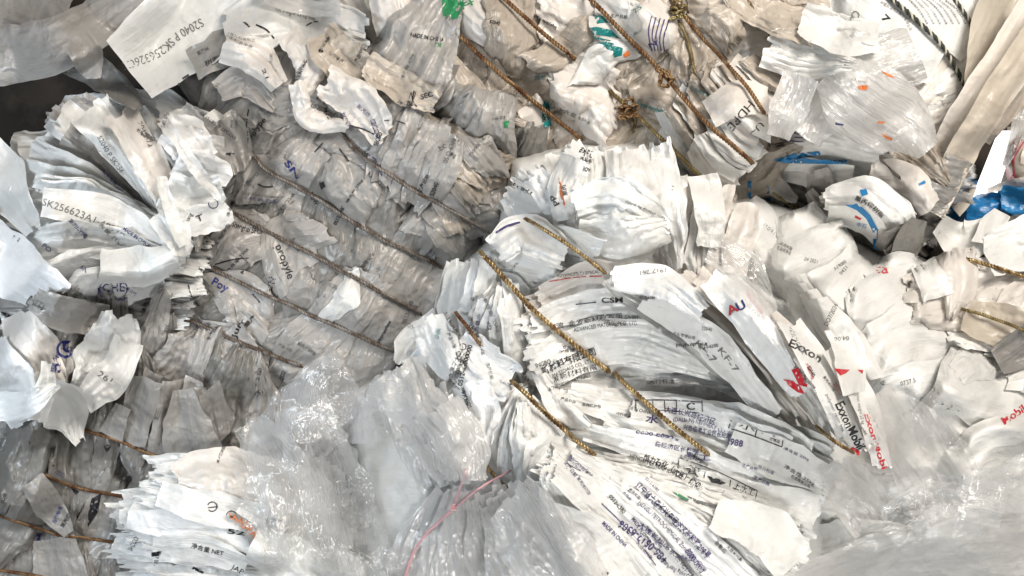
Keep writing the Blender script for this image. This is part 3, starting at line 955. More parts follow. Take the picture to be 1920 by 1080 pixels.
# =================================================================== BALE with blue stripes (behind, dark)
D = [(1385, 190), (1560, 215), (1680, 270), (1745, 330), (1770, 440), (1745, 520), (1620, 500), (1500, 450), (1380, 400)]
bD = thing('striped_bale', 'shadowed bale of white bags with bright blue stripes right of centre', 'bale', 1580, 340, -300, 'bound bales of white plastic bags')
WIRES['D'] = [[(1420, 340), (1500, 395), (1560, 425)], [(1600, 210), (1640, 290), (1700, 330)]]
core(bD, D, -235, gy=.0, R=70, depth=150)
fill(bD, D, 26, 20, 30, (150, 260), (36, 60), ['grey', 'tan', 'grey'], 22, bale='D', pleat=4, lamp=14, crum=5, sag=60, saw=7, lsaw=11, meld=.9, edge=1, rid=7)  # white bags coloured grey to look shadowed
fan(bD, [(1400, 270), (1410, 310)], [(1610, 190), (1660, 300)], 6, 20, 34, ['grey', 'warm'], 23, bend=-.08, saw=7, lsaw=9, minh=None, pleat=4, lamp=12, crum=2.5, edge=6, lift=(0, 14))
sheet(bD, [(1420, 296), (1520, 282), (1650, 310)], [20, 50, 56], 'white', stag=8, pleat=4, crum=4, lift=(0, 26), big=10, saw=7, lsaw=13, label='white bag with two long blue stripes')
sheet(bD, [(1430, 322), (1510, 322), (1600, 336)], [12, 26, 26], 'white', off=-2, pleat=4, crum=3, lift=(0, 22))
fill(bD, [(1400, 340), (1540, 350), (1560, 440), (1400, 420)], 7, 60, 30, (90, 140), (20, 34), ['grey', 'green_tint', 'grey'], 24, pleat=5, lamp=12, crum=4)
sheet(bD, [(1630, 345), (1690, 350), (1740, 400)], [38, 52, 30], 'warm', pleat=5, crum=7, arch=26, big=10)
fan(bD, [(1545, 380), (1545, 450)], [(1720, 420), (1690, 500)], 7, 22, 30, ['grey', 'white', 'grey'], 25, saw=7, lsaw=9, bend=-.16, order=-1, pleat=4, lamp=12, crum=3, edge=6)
sheet(bD, [(1545, 372), (1620, 372), (1675, 415), (1690, 470)], [20, 44, 46, 30], 'white', pleat=2, crum=3, lift=(4, 4), arch=8, off=12, saw=4, lsaw=20, stag=4, label='white bag edged by one bright blue stripe')
sheet(bD, [(1555, 400), (1620, 415), (1655, 450)], [14, 24, 18], 'white', pleat=3, crum=2, off=8)
fill(bD, [(1650, 440), (1720, 430), (1720, 480), (1670, 500)], 3, -30, 40, (80, 130), (22, 34), ['darkgrey'], 26, pleat=7, crum=6)  # dark grey sheets paint the shade of the recess
wire(bD, WIRES['D'][0], 'olive', 3.2, 2)
wire(bD, [(1640, 290), (1668, 318), (1700, 345)], 'steel', 3, 2)

# =================================================================== BALE at the top centre (soiled, rusty wires)
Bp = [(640, -120), (1530, -120), (1500, 100), (1450, 200), (1400, 370), (1330, 380), (1200, 330), (1080, 330), (930, 310), (860, 240), (740, 130)]
bB = thing('soiled_bale', 'tan stained bale bound with rusty twisted wires along the top edge', 'bale', 1100, 120, -200, 'bound bales of white plastic bags')
WIRES['B'] = [[(770, -20), (860, 65), (950, 150), (1090, 262)], [(930, -15), (1065, 100), (1150, 180), (1205, 225), (1330, 345)],
              [(1095, -15), (1240, 135), (1310, 215), (1410, 305)], [(1255, -10), (1300, 50), (1390, 150), (1432, 212)], [(1390, -15), (1440, 60), (1485, 120)]]
core(bB, Bp, -60, gx=0.03, gy=-0.06, R=80, bulge=30, depth=330, bale='B')
fill(bB, Bp, 52, lambda x, y: -50, 34, (180, 320), (46, 84), ['tan', 'warm', 'warm', 'tan', 'tan'], 32, bale='B', inset=20, puff=3, pleat=6, lamp=22, crum=8, lamc=50, big=12, edge=1, sag=80, rid=11, saw=7, lsaw=24, meld=.9, stag=8)
for p, w, mt in [([(850, -40), (890, 20), (960, 70)], [60, 50, 30], 'warm'), ([(940, -30), (960, 60), (950, 150)], [44, 56, 30], 'tan'),
                 ([(1010, 20), (1100, 60), (1180, 60)], [40, 60, 40], 'warm'), ([(1030, 130), (1090, 140), (1160, 180)], [30, 46, 40], 'warm'),
                 ([(1040, 170), (1100, 200), (1150, 250)], [30, 44, 30], 'warm'), ([(905, 150), (930, 190), (985, 210)], [40, 44, 20], 'tan'),
                 ([(975, 200), (990, 240), (985, 290)], [36, 40, 34], 'warm'), ([(1000, 120), (1060, 90), (1110, 30)], [24, 28, 20], 'tan'),
                 ([(1110, 10), (1170, 40), (1230, 40)], [40, 50, 30], 'white'), ([(1200, 10), (1230, 50), (1240, 100)], [34, 44, 30], 'warm'),
                 ([(1180, 200), (1230, 210), (1290, 260)], [30, 44, 30], 'tan'), ([(1290, 20), (1350, 30), (1380, 80)], [36, 44, 30], 'tan'),
                 ([(1180, 90), (1130, 110), (1090, 160)], [20, 32, 20], 'white')]:
    sheet(bB, p, w, mt, pleat=5, lamp=24, crum=9, lamc=44, big=12, edge=3, bale='B', arch=14, cut=.5, rid=12, jag=.1, saw=5, lsaw=22, meld=.6)
# right end: tightly pleated folds at the wires
fan(bB, [(1240, 235), (1300, 150), (1400, 110)], [(1350, 375), (1420, 260), (1500, 170)], 18, 16, 22, ['tan', 'warm', 'white', 'tan'], 33, bend=.05, bale='B', pleat=9, lamp=9, crum=4, lamc=30, edge=5, arch=14, endj=10, jit=7)
fan(bB, [(1290, 285), (1370, 190)], [(1372, 372), (1440, 250)], 9, 16, 20, ['warm', 'white', 'tan'], 34, bend=.08, bale='B', pleat=9, lamp=8, crum=3, lamc=26, edge=4, arch=16, endj=8, jit=5)
sheet(bB, [(1330, 215), (1385, 185), (1440, 190)], [26, 34, 26], 'warm', pleat=4, crum=4, arch=12, off=8)
# bags spilling down on its left end
for p, w, mt in [([(650, -40), (700, 40), (760, 110)], [60, 50, 40], 'warm'), ([(700, -40), (735, 30), (770, 120)], [36, 44, 46], 'cream'),
                 ([(745, -30), (770, 70), (810, 190)], [60, 64, 22], 'warm'), ([(790, 30), (815, 110), (838, 192)], [26, 34, 16], 'cream'),
                 ([(830, 120), (880, 190), (900, 260)], [30, 40, 26], 'tan'), ([(880, 170), (930, 230), (990, 250)], [24, 34, 22], 'tan')]:
    sheet(bB, p, w, mt, pleat=6, lamp=20, crum=6, lamc=60, big=12, edge=8, arch=12, bale='B', off=4)
wire(bB, WIRES['B'][0], 'rust', 4.6, 6, follow=20, buried=False)
wire(bB, WIRES['B'][1][:2] + [(1075, 108)], 'rust', 4.4, 6, follow=20, buried=False)
wire(bB, [(1140, 168), (1175, 198), (1205, 225), (1330, 345)], 'olive', 4.2, 6, follow=20, buried=False)
wire(bB, WIRES['B'][2], 'rust', 4.8, 6, follow=20, buried=False)
wire(bB, WIRES['B'][3], 'rust', 4.2, 6, follow=20, buried=False)
wire(bB, WIRES['B'][4], 'olive', 4.0, 6, follow=20, buried=False)
wire(bB, [(1180, 205), (1192, 225), (1186, 252)], 'olive', 3.2, 4, name='wire_end')
wire(bB, [(1268, 30), (1290, 80), (1303, 142)], 'olive', 3.4, 4, name='wire_end')
knot(bB, 1178, 204, 16, 'rust', 3, 4, 3.6); knot(bB, 1247, 143, 15, 'rust', 5, 4, 3.6); knot(bB, 1272, 18, 14, 'olive', 7, 4, 3.4)

# =================================================================== LEFT BALE (grey, five wires) with burst end
Ap = [(330, 140), (520, 100), (700, 60), (790, 130), (880, 240), (960, 300), (1000, 400), (900, 470), (840, 520), (790, 590), (745, 650), (700, 715), (640, 735), (470, 745), (310, 690), (240, 600), (330, 480), (420, 400), (400, 260)]
bA = thing('burst_bale', 'grey wire bound bale in shade left of centre, its end burst open in a fan', 'bale', 600, 440, -200, 'bound bales of white plastic bags')
WIRES['A'] = [[(375, 215), (470, 285), (500, 320), (600, 375), (700, 440), (835, 505)], [(600, 225), (640, 250), (690, 300), (800, 370), (925, 440)],
              [(430, 395), (560, 465), (700, 540), (800, 595)], [(355, 478), (450, 530), (560, 580), (660, 625), (750, 665)], [(330, 590), (380, 610), (470, 650), (575, 692)]]
core(bA, Ap, -90, gx=0.02, gy=-.10, R=60, bulge=20, depth=330, bale='A')
fill(bA, Ap, 62, lambda x, y: -60, 20, (200, 360), (52, 92), ['grey', 'grey', 'grey', 'grey', 'darkgrey'], 42, bale='A', pleat=5, lamp=18, crum=5.5, lamc=50, big=8, edge=0, sag=60, off=.5, octv=3, rid=11, jag=.08, saw=8, lsaw=27, meld=.85, stag=6, inset=26, puff=2.5)  # the bale's shade sits in the grey of these sheets
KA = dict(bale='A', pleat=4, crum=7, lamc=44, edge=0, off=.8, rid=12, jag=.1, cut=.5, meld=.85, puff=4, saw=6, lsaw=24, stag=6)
for p, w, mt in [([(440, 250), (480, 210), (560, 190)], [50, 46, 30], 'grey'), ([(470, 380), (500, 330), (540, 300)], [44, 50, 24], 'grey'),
                 ([(400, 500), (440, 450), (520, 430)], [50, 56, 40], 'grey'), ([(560, 520), (540, 450), (600, 420)], [50, 50, 40], 'grey'),
                 ([(400, 560), (450, 560), (500, 600)], [50, 50, 40], 'grey'), ([(620, 300), (660, 350), (700, 390)], [40, 50, 40], 'grey'),
                 ([(610, 600), (645, 560), (662, 505)], [12, 26, 8], 'white'), ([(780, 440), (810, 400), (820, 360)], [36, 44, 20], 'grey'),
                 ([(640, 290), (720, 240), (800, 200)], [56, 60, 40], 'grey'), ([(380, 640), (430, 650), (500, 700)], [44, 40, 30], 'grey'),
                 ([(470, 700), (440, 650), (430, 610)], [30, 40, 24], 'grey'), ([(830, 330), (900, 320), (960, 300)], [60, 50, 30], 'tan'),
                 ([(780, 250), (850, 300), (900, 370)], [50, 60, 40], 'tan'), ([(820, 480), (860, 420), (930, 400)], [40, 46, 30], 'grey')]:
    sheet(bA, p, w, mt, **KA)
fan(bA, [(850, 470), (930, 330)], [(800, 380), (870, 250)], 8, 18, 30, ['tan', 'grey'], 46, bale='A', pleat=5, lamp=10, crum=4, saw=6, lsaw=9, meld=.6)
fan(bA, [(760, 180), (850, 260)], [(700, 330), (790, 400)], 6, 24, 34, ['grey'], 47, bale='A', pleat=4, lamp=12, crum=4, saw=5, lsaw=10, meld=.8)
# wire ties of this bale
for i, (pp, mt, r) in enumerate([(WIRES['A'][0], 'steel', 4.2), (WIRES['A'][1], 'steel', 4.0), (WIRES['A'][2], 'steel', 4.2), (WIRES['A'][3], 'steel', 4.0), (WIRES['A'][4], 'steel', 3.8)]):
    wire(bA, pp, mt, r * .98, 2.6, pitch=21, follow=9, sm=4)

# under-layer of the burst end on the left
fan(bA, [(300, 620), (360, 560), (400, 420), (380, 300)], [(60, 640), (-40, 520), (-20, 330), (110, 230)], 20, 26, 62, ['grey', 'white', 'grey', 'white'], 51, bend=.05, pleat=5, crum=6, lift=(0, 20), edge=10, sag=110, saw=8, lsaw=14)
# lower left scraps behind
# fan of folded leaves, from the top round to the bottom
piv = (352, 470)
KF = dict(pleat=3, lamp=18, crum=5, lamc=70, edge=7, jag=.05, sag=120, stiff=14, off=3, saw=7, lsaw=22, stag=8, rid=9)
fan(bA, [(395, 300), (440, 330)], [(260, 215), (400, 215)], 6, 20, 44, ['white', 'grey', 'warm'], 52, bend=.05, lift=(0, 22), **KF)
fan(bA, [(352, 455), (345, 470)], [(345, 250), (215, 225), (110, 215), (70, 300)], 9, 15, 56, ['white', 'warm', 'white', 'grey'], 53, wj=.5, bend=.03, lift=lambda rg: (0, rg.uniform(10, 80)), roll=lambda rg: rg.uniform(-12, 16), **KF)
sheet(bA, [(310, 408), (240, 300), (168, 200)], [10, 30, 44], 'white', lift=(0, 60), arch=6, roll=10, **KF)
sheet(bA, [(318, 420), (290, 320), (225, 210)], [8, 34, 30], 'warm', lift=(0, 56), roll=-8, **KF)
fan(bA, [(350, 472), (335, 485)], [(40, 330), (70, 420), (60, 500)], 6, 16, 44, ['white', 'bright', 'warm'], 54, wj=.5, bend=.04, lift=lambda rg: (0, rg.uniform(10, 70)), roll=lambda rg: rg.uniform(-10, 14), **KF)
sheet(bA, [(330, 462), (210, 400), (80, 380)], [8, 30, 30], 'white', lift=(0, 60), off=6, pleat=3, crum=3, edge=4, label='white folded leaf with a grey lot number along its edge')
fan(bA, [(340, 490), (300, 520)], [(60, 470), (40, 560), (120, 590)], 7, 16, 46, ['bright', 'white', 'bright'], 55, wj=.5, bend=.06, lift=lambda rg: (0, rg.uniform(10, 70)), roll=lambda rg: rg.uniform(-10, 14), **KF)
sheet(bA, [(330, 478), (270, 500), (190, 500)], [22, 40, 30], 'bright', big=12, arch=14, pleat=5, crum=6)
# bright crumpled bags in the throat of the fan
for p, w, mt in [([(310, 240), (350, 260), (390, 300)], [30, 46, 26], 'bright'), ([(330, 300), (380, 320), (430, 330)], [24, 40, 20], 'bright'),
                 ([(310, 350), (350, 370), (420, 350)], [36, 44, 24], 'bright'), ([(330, 430), (380, 410), (430, 395)], [24, 34, 20], 'bright'),
                 ([(300, 400), (330, 440), (340, 480)], [24, 30, 16], 'white'), ([(345, 460), (320, 400), (300, 330)], [10, 14, 8], 'white'),
                 ([(410, 375), (350, 290), (300, 220)], [7, 13, 10], 'white')]:
    sheet(bA, p, w, mt, pleat=6, lamp=16, crum=7, lamc=40, big=8, edge=7, off=5)

# ------------------------------------------------------------------- loose bags at the far left edge
def loose(pts, w, mat, label, name='loose_bag', cat='plastic bag', group='loose bags on the heap', **kw):
    return sheet(None, pts, w, mat, name=name, label=label, cat=cat, group=group, **kw)

KL = dict(saw=7, lsaw=22, stag=6, rid=11, pleat=5, lamp=26, crum=7, lamc=70, big=16, edge=12, sag=140, off=6)
loose([(-80, 270), (-10, 330), (60, 430)], [60, 56, 16], 'white', 'dull white bag at the left edge below the dark hollow', **KL)
loose([(-60, 420), (20, 500), (110, 560)], [44, 56, 36], 'bright', 'glossy white bag at the left edge beneath the fan of leaves', **KL)

# =================================================================== bottom-left bale (dark grey, rusty wires)
Fp = [(-160, 560), (240, 640), (330, 700), (450, 740), (520, 800), (480, 880), (330, 960), (300, 1180), (-160, 1180)]
bF = thing('dark_bale', 'darkest grey bale with rusty wires in the bottom left corner', 'bale', 160, 880, -260, 'bound bales of white plastic bags')
WIRES['F'] = [[(120, 795), (215, 825), (290, 855), (360, 872)], [(65, 885), (150, 915), (275, 942)], [(-10, 965), (100, 1000), (200, 1015), (290, 1030)], [(-10, 1066), (90, 1085)]]
core(bF, Fp, -215, gx=0, gy=0.02, R=60, bulge=16, depth=200, bale='F')
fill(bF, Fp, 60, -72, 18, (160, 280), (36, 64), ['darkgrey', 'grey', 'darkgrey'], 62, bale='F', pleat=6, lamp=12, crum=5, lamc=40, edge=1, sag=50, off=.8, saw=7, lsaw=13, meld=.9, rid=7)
fan(bF, [(290, 700), (400, 720)], [(260, 850), (420, 840)], 6, 22, 36, ['grey', 'darkgrey'], 63, bale='F', pleat=5, lamp=18, crum=3, lift=(6, 0))
for p, w, mt in [([(275, 710), (255, 780), (240, 830)], [30, 32, 30], 'grey'), ([(345, 730), (350, 790), (360, 850)], [20, 44, 56], 'grey'),
                 ([(232, 760), (205, 820)], [14, 24], 'grey'), ([(60, 900), (100, 960), (130, 1000)], [24, 30, 10], 'grey'),
                 ([(100, 1010), (110, 1060), (120, 1110)], [40, 50, 50], 'grey')]:
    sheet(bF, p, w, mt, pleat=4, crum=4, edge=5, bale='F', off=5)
for pp in WIRES['F']:
    wire(bF, pp, 'rust', 3.3, 4, pitch=18)

# ------------------------------------------------------------------- loose bags on the left slope
loose([(30, 590), (60, 650), (100, 720)], [34, 50, 30], 'warm', 'grey brown creased bag between the fan and the glossy white bag', **dict(KL, big=10))
loose([(60, 560), (120, 590), (200, 600)], [26, 34, 26], 'grey', 'grey bag with faded digits under the fan of leaves', **dict(KL, big=8))
loose([(225, 590), (205, 660), (170, 720), (150, 745)], [30, 56, 54, 26], 'bright', 'glossy white bag with dark blue print at its left edge', **dict(KL, crum=10, lamc=46, arch=30))
loose([(240, 640), (215, 700), (150, 760)], [26, 34, 24], 'white', 'crumpled white bag under the blue printed one', **KL)
loose([(60, 720), (120, 770), (150, 830)], [30, 50, 12], 'white', 'soft pale bag drooping over the first rusty wire', **KL)
loose([(-30, 660), (20, 730), (50, 790)], [50, 54, 30], 'bright', 'shiny pale bag with curled lip at the left edge', **dict(KL, arch=26))
loose([(90, 680), (85, 730), (70, 790)], [12, 20, 18], 'white', 'narrow twisted white scrap hanging beside the shiny pale bag', **dict(KL, crum=5))
loose([(-50, 760), (40, 760), (110, 720)], [26, 30, 10], 'bright', 'stretched glossy film wedge at the left edge', **dict(KL, crum=4, pleat=8, lamp=12))

# ------------------------------------------------------------------- top left bags
loose([(120, 110), (190, 140), (260, 200)], [24, 30, 12], 'darkgrey', 'dim crumpled scrap under the large stamped bag, deep in the hollow', **dict(KL, off=30))  # dark grey film paints the hollow's shade onto this scrap
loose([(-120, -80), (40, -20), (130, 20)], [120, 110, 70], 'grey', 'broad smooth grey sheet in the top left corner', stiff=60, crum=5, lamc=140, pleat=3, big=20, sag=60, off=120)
loose([(-120, 110), (60, 95), (180, 45), (300, -50)], [60, 56, 46, 50], 'grey', 'long soft shaded grey fold of film crossing above the dark hollow', stiff=60, crum=4, lamc=140, pleat=5, arch=30, big=12, sag=50, off=150)  # shadow on the fold put in by its grey film colour
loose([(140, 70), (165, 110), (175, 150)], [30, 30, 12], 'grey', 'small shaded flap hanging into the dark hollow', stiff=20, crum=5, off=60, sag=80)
loose([(240, 130), (330, 60), (480, -40)], [70, 90, 90], 'bright', 'large smooth white bag stamped with a long lot number upper left', stiff=50, crum=4, lamc=120, pleat=3, big=12, edge=10, off=60, sag=110, arch=18, jag=.03)
loose([(360, 120), (420, 90), (470, 60)], [30, 34, 26], 'grey', 'grey printed flap under the large stamped bag', stiff=16, crum=5)
loose([(430, 60), (540, 30), (690, 60)], [46, 56, 30], 'white', 'white bag with curved black outlines along the top edge', **dict(KL, crum=8, lamc=60, off=20, arch=22))
loose([(480, -30), (570, 0), (640, 10)], [26, 30, 20], 'clear2', 'shiny clear film scrap at the top edge', **dict(KL, film=True))
loose([(410, 170), (460, 150), (515, 205)], [22, 36, 10], 'grey', 'flat grey flap folded over the top of the burst bale', **dict(KL, crum=3))
loose([(420, 90), (480, 110), (525, 165)], [26, 34, 20], 'warm', 'ridged white fold hanging beside the flat grey flap', **dict(KL, crum=5, arch=20, pleat=8))
loose([(545, 70), (580, 120), (560, 185)], [22, 30, 18], 'warm', 'upright twisted fold with bright facets', **dict(KL, crum=9, lamc=36, arch=22))
loose([(555, 150), (580, 220), (650, 235)], [16, 22, 12], 'warm', 'angular white fold with a sharp bright corner', **dict(KL, crum=6, lamc=40, arch=18))
loose([(600, 60), (640, 110), (700, 150)], [34, 44, 26], 'tan', 'creased pinkish bag behind the twisted folds', **dict(KL, crum=9, lamc=44))
loose([(610, 150), (680, 200), (720, 260)], [30, 40, 26], 'warm', 'crumpled bag scribbled with black print left of the yellowed one', **dict(KL, crum=8, lamc=40, off=3))
loose([(690, 120), (750, 160), (820, 190)], [26, 34, 20], 'tan', 'thin stained sheet between the two upper bales', **dict(KL, crum=7, lamc=44, off=2))

# =================================================================== RIGHT: puffy white bag pile
Ip = [(1290, 400), (1400, 370), (1500, 400), (1600, 450), (1660, 490), (1740, 530), (1800, 600), (1850, 650), (1920, 720), (2010, 760), (2010, 1180), (1500, 1180), (1560, 1000), (1600, 900), (1500, 640), (1330, 520)]
bI = thing('burst_white_bale', 'clean white puffy bags bulging out of the bale on the right', 'bale', 1680, 700, -150, 'bound bales of white plastic bags')
core(bI, Ip, -10, gx=-0.03, gy=0.05, R=90, bulge=50, rough=16, mat='white', depth=400)
fill(bI, [(1400, 450), (1500, 470), (1640, 560), (1760, 650), (1900, 770), (1900, 960), (1700, 960), (1600, 850), (1460, 620)], 20, 35, 30, (180, 280), (56, 84), ['white', 'white', 'bright'], 72, meld=.9, pleat=5, lamp=34, crum=6, lamc=90, big=16, edge=2, sag=90, arch=20, rid=12, soft=1)
fill(bI, [(1560, 900), (1900, 900), (1900, 1080), (1500, 1080)], 12, -10, 30, (180, 280), (50, 80), ['white', 'bright'], 73, pleat=6, crum=7, big=14, saw=8, lsaw=20, edge=4, sag=90, arch=12)
for p, w, mt in [([(1370, 400), (1420, 470), (1470, 560)], [46, 56, 50], 'white'), ([(1490, 395), (1510, 450), (1520, 520)], [30, 56, 60], 'white'),
                 ([(1440, 520), (1510, 490), (1600, 450)], [36, 50, 34], 'white'), ([(1400, 560), (1480, 620), (1560, 660)], [30, 40, 24], 'bright'),
                 ([(1560, 640), (1590, 560), (1640, 500)], [40, 66, 50], 'white'), ([(1600, 600), (1700, 560), (1790, 590)], [40, 66, 46], 'white'),
                 ([(1600, 700), (1720, 650), (1850, 660)], [40, 74, 40], 'white'), ([(1640, 780), (1740, 740), (1850, 720)], [40, 60, 40], 'bright'),
                 ([(1700, 860), (1800, 800), (1930, 780)], [46, 70, 60], 'white'), ([(1760, 700), (1860, 740), (1960, 760)], [40, 56, 60], 'white'),
                 ([(1800, 900), (1870, 850), (1960, 850)], [46, 56, 50], 'white')]:
    sheet(bI, p, [q * 1.25 for q in w], mt, pleat=8, lamp=34, crum=6, lamc=120, big=30, lamb=150, edge=1, arch=40, sag=110, off=4, soft=2, rid=16, jag=.08, meld=.75)
fan(bI, [(1480, 520), (1530, 560)], [(1560, 690), (1660, 730)], 5, 18, 30, ['white'], 74, pleat=4, crum=4, arch=10)

# =================================================================== RIGHT EDGE bale
Jp = [(1745, 470), (1800, 430), (1900, 400), (2050, 400), (2050, 760), (1900, 720), (1850, 640), (1790, 580), (1730, 520)]
bJ = thing('edge_bale', 'grey white bale with two bright wires cut off by the right edge', 'bale', 1880, 540, -200, 'bound bales of white plastic bags')
core(bJ, Jp, -90, R=60, bulge=10, depth=330)
fill(bJ, [(1800, 520), (2050, 500), (2050, 700), (1900, 680), (1840, 600)], 14, -10, 40, (180, 260), (50, 70), ['white', 'warm', 'white', 'warm'], 82, pleat=6, crum=8, lamc=50, big=14, edge=1, sag=60, meld=.9, saw=6, lsaw=22, rid=9)
sheet(bJ, [(1760, 420), (1800, 450), (1850, 440)], [20, 40, 34], 'white', crum=4, off=12, label='flat pale flap standing beside the dark gap')
sheet(bJ, [(1850, 460), (1860, 430), (1880, 400)], [30, 28, 16], 'white', crum=4, off=14)
sheet(bJ, [(1850, 480), (1910, 460), (1990, 460)], [40, 52, 50], 'bright', crum=9, big=12, off=6)
sheet(bJ, [(1790, 470), (1800, 530), (1782, 600)], [40, 36, 8], 'warm', crum=6, pleat=7, arch=22, off=4, meld=.6, saw=5, lsaw=18, stag=4, rid=10)
sheet(bJ, [(1730, 490), (1760, 560)], [24, 30], 'white', crum=6, off=3, meld=.6)
sheet(bJ, [(1810, 590), (1870, 610), (1960, 620)], [30, 44, 40], 'beige', crum=5, off=5)
sheet(bJ, [(1870, 680), (1950, 640), (2010, 660)], [26, 40, 50], 'darkgrey', crum=3, off=4)
wire(bJ, [(1808, 484), (1860, 500), (1990, 540)], 'gold', 4.2, 7)
wire(bJ, [(1800, 578), (1860, 595), (1990, 650)], 'olive', 3.4, 7)

# =================================================================== CENTRE BALE (bright, gold wires)
Cp = [(960, 300), (1090, 270), (1240, 270), (1300, 330), (1400, 390), (1440, 470), (1520, 560), (1600, 660), (1650, 780), (1660, 900), (1600, 940), (1560, 1010), (1500, 1180), (1120, 1180), (1020, 1020), (900, 900), (820, 780), (770, 690), (810, 600), (860, 510), (930, 440)]
bC = thing('printed_bale', 'large bright white bale of printed bags with gold wires in the centre', 'bale', 1220, 680, -100, 'bound bales of white plastic bags')
WIRES['C'] = [[(915, 485), (1010, 590), (1120, 680), (1165, 712), (1240, 780), (1330, 852)], [(985, 410), (1060, 455), (1135, 512)], [(860, 590), (905, 650), (960, 715), (1040, 790), (1115, 855)], [(890, 845), (940, 905), (1010, 970)], [(1500, 770), (1600, 850)]]
core(bC, Cp, 75, gx=-.02, gy=.04, R=110, bulge=85, rough=8, mat='white', depth=480, bale='C')
# top burst: pleated leaves rising from behind
fan(bC, [(1130, 500), (1150, 500)], [(940, 360), (1060, 285), (1230, 290)], 11, 18, 40, ['white', 'bright', 'white'], 101, bend=.04, lift=(0, 30), saw=9, lsaw=13, pleat=4, lamp=22, crum=5, lamc=60, edge=8, sag=110)
fan(bC, [(1260, 520), (1360, 560)], [(1240, 330), (1420, 400)], 9, 22, 30, ['white', 'warm', 'white'], 102, bend=-.03, lift=(0, 24), roll=10, saw=10, lsaw=13, pleat=4, lamp=22, crum=4, edge=6, sag=110)
for p, w, mt in [([(1180, 500), (1150, 380), (1130, 285)], [30, 70, 60], 'white'), ([(1270, 500), (1250, 380), (1235, 262)], [16, 40, 20], 'bright'),
                 ([(1200, 470), (1190, 360), (1170, 280)], [24, 46, 40], 'white'), ([(1330, 470), (1330, 390), (1320, 330)], [22, 30, 26], 'white'),
                 ([(1375, 520), (1390, 440), (1400, 390)], [24, 30, 24], 'warm'), ([(960, 360), (1000, 400), (1060, 450)], [30, 40, 20], 'white'),
                 ([(1000, 330), (1040, 380), (1075, 440)], [24, 32, 20], 'bright'), ([(1080, 300), (1060, 350), (1060, 420)], [30, 34, 20], 'white'),
                 ([(1080, 390), (1160, 380), (1250, 440)], [30, 56, 30], 'bright'), ([(1090, 450), (1170, 450), (1250, 430)], [40, 50, 26], 'white')]:
    sheet(bC, p, w, mt, pleat=4, lamp=22, crum=6, lamc=60, big=16, edge=7, arch=10, off=4, saw=8, lsaw=26, rid=8)
# folds left of the main wire
fan(bC, [(940, 450), (900, 530)], [(1110, 470), (1000, 560)], 6, 26, 36, ['white', 'bright'], 103, bend=-.06, saw=8, lsaw=12, pleat=5, crum=5, edge=6, bale='C')
sheet(bC, [(930, 470), (980, 440), (1060, 480)], [30, 44, 26], 'white', pleat=4, crum=6, arch=14, bale='C', off=5, saw=7, lsaw=15, rid=11)
fan(bC, [(850, 500), (920, 490)], [(830, 640), (900, 640)], 5, 22, 30, ['bright', 'white'], 104, saw=8, lsaw=11, pleat=5, crum=5, bale='C')
fan(bC, [(930, 540), (960, 540)], [(880, 660), (1000, 720)], 7, 20, 26, ['white', 'bright'], 105, bend=.06, saw=7, lsaw=10, pleat=5, lamp=12, crum=5, bale='C')
# printed upper face: long bent folds
fan(bC, [(1000, 560), (985, 640), (1010, 740)], [(1300, 560), (1420, 640), (1440, 770)], 11, 24, 34, ['white', 'warm', 'white'], 106, bend=(-.10, -.04), roll=8, saw=9, lsaw=10, pleat=4, lamp=12, crum=2.5, lamc=90, edge=4, bale='C', order=1, jag=.03)
sheet(bC, [(1010, 560), (1110, 520), (1240, 540)], [20, 34, 24], 'warm', pleat=3, crum=2, lamc=90, bale='C', edge=3, saw=6, lsaw=13)
sheet(bC, [(1000, 605), (1100, 575), (1260, 580), (1400, 660)], [20, 34, 34, 20], 'white', pleat=3, lamp=12, crum=2, lamc=90, bale='C', edge=3, saw=6, lsaw=13, label='white bag with a line of bold black company print')
sheet(bC, [(1000, 700), (1090, 655), (1200, 640), (1340, 690)], [44, 46, 40, 24], 'white', pleat=2.5, lamp=14, crum=2, lamc=100, bale='C', edge=3, saw=6, lsaw=13, label='white bag with two rows of bold black company print')
sheet(bC, [(1190, 760), (1270, 735), (1420, 790)], [20, 26, 20], 'grey', pleat=2, crum=2, edge=3)
# diagonal long folds on the right (KF, red marks)
fan(bC, [(1140, 530), (1330, 520), (1400, 560)], [(1430, 760), (1540, 800), (1640, 840)], 15, 20, 28, ['white', 'bright', 'warm', 'white'], 107, bend=-.05, saw=10, lsaw=12, pleat=4, lamp=12, crum=4, lamc=90, edge=6, roll=12, jag=.035, order=1)
sheet(bC, [(1210, 560), (1330, 640), (1450, 780)], [24, 32, 20], 'white', pleat=4, saw=7, lsaw=14, lamp=16, crum=2.5, edge=4, roll=-8, off=5)
sheet(bC, [(1150, 520), (1240, 530), (1320, 590)], [22, 34, 18], 'bright', pleat=4, crum=5, arch=12, off=5, saw=7, lsaw=15, rid=8)
sheet(bC, [(1330, 520), (1420, 620), (1500, 740)], [24, 32, 18], 'bright', pleat=3, crum=3, roll=10, edge=4, off=8, saw=3, lsaw=17, rid=8, stag=7)
sheet(bC, [(1480, 600), (1540, 700), (1600, 840)], [22, 28, 20], 'white', pleat=3, crum=2.5, roll=10, edge=4, off=10, saw=3, lsaw=17, rid=8, stag=16, label='long white leaf with bold black letters')
sheet(bC, [(1560, 650), (1620, 750), (1655, 880)], [22, 24, 18], 'white', pleat=3, crum=2.5, roll=10, edge=4, off=10, saw=3, lsaw=17, rid=8, stag=16, label='long white leaf with red letters')
sheet(bC, [(1570, 610), (1590, 660), (1600, 740)], [26, 30, 22], 'white', pleat=3, crum=3, edge=5, off=10)
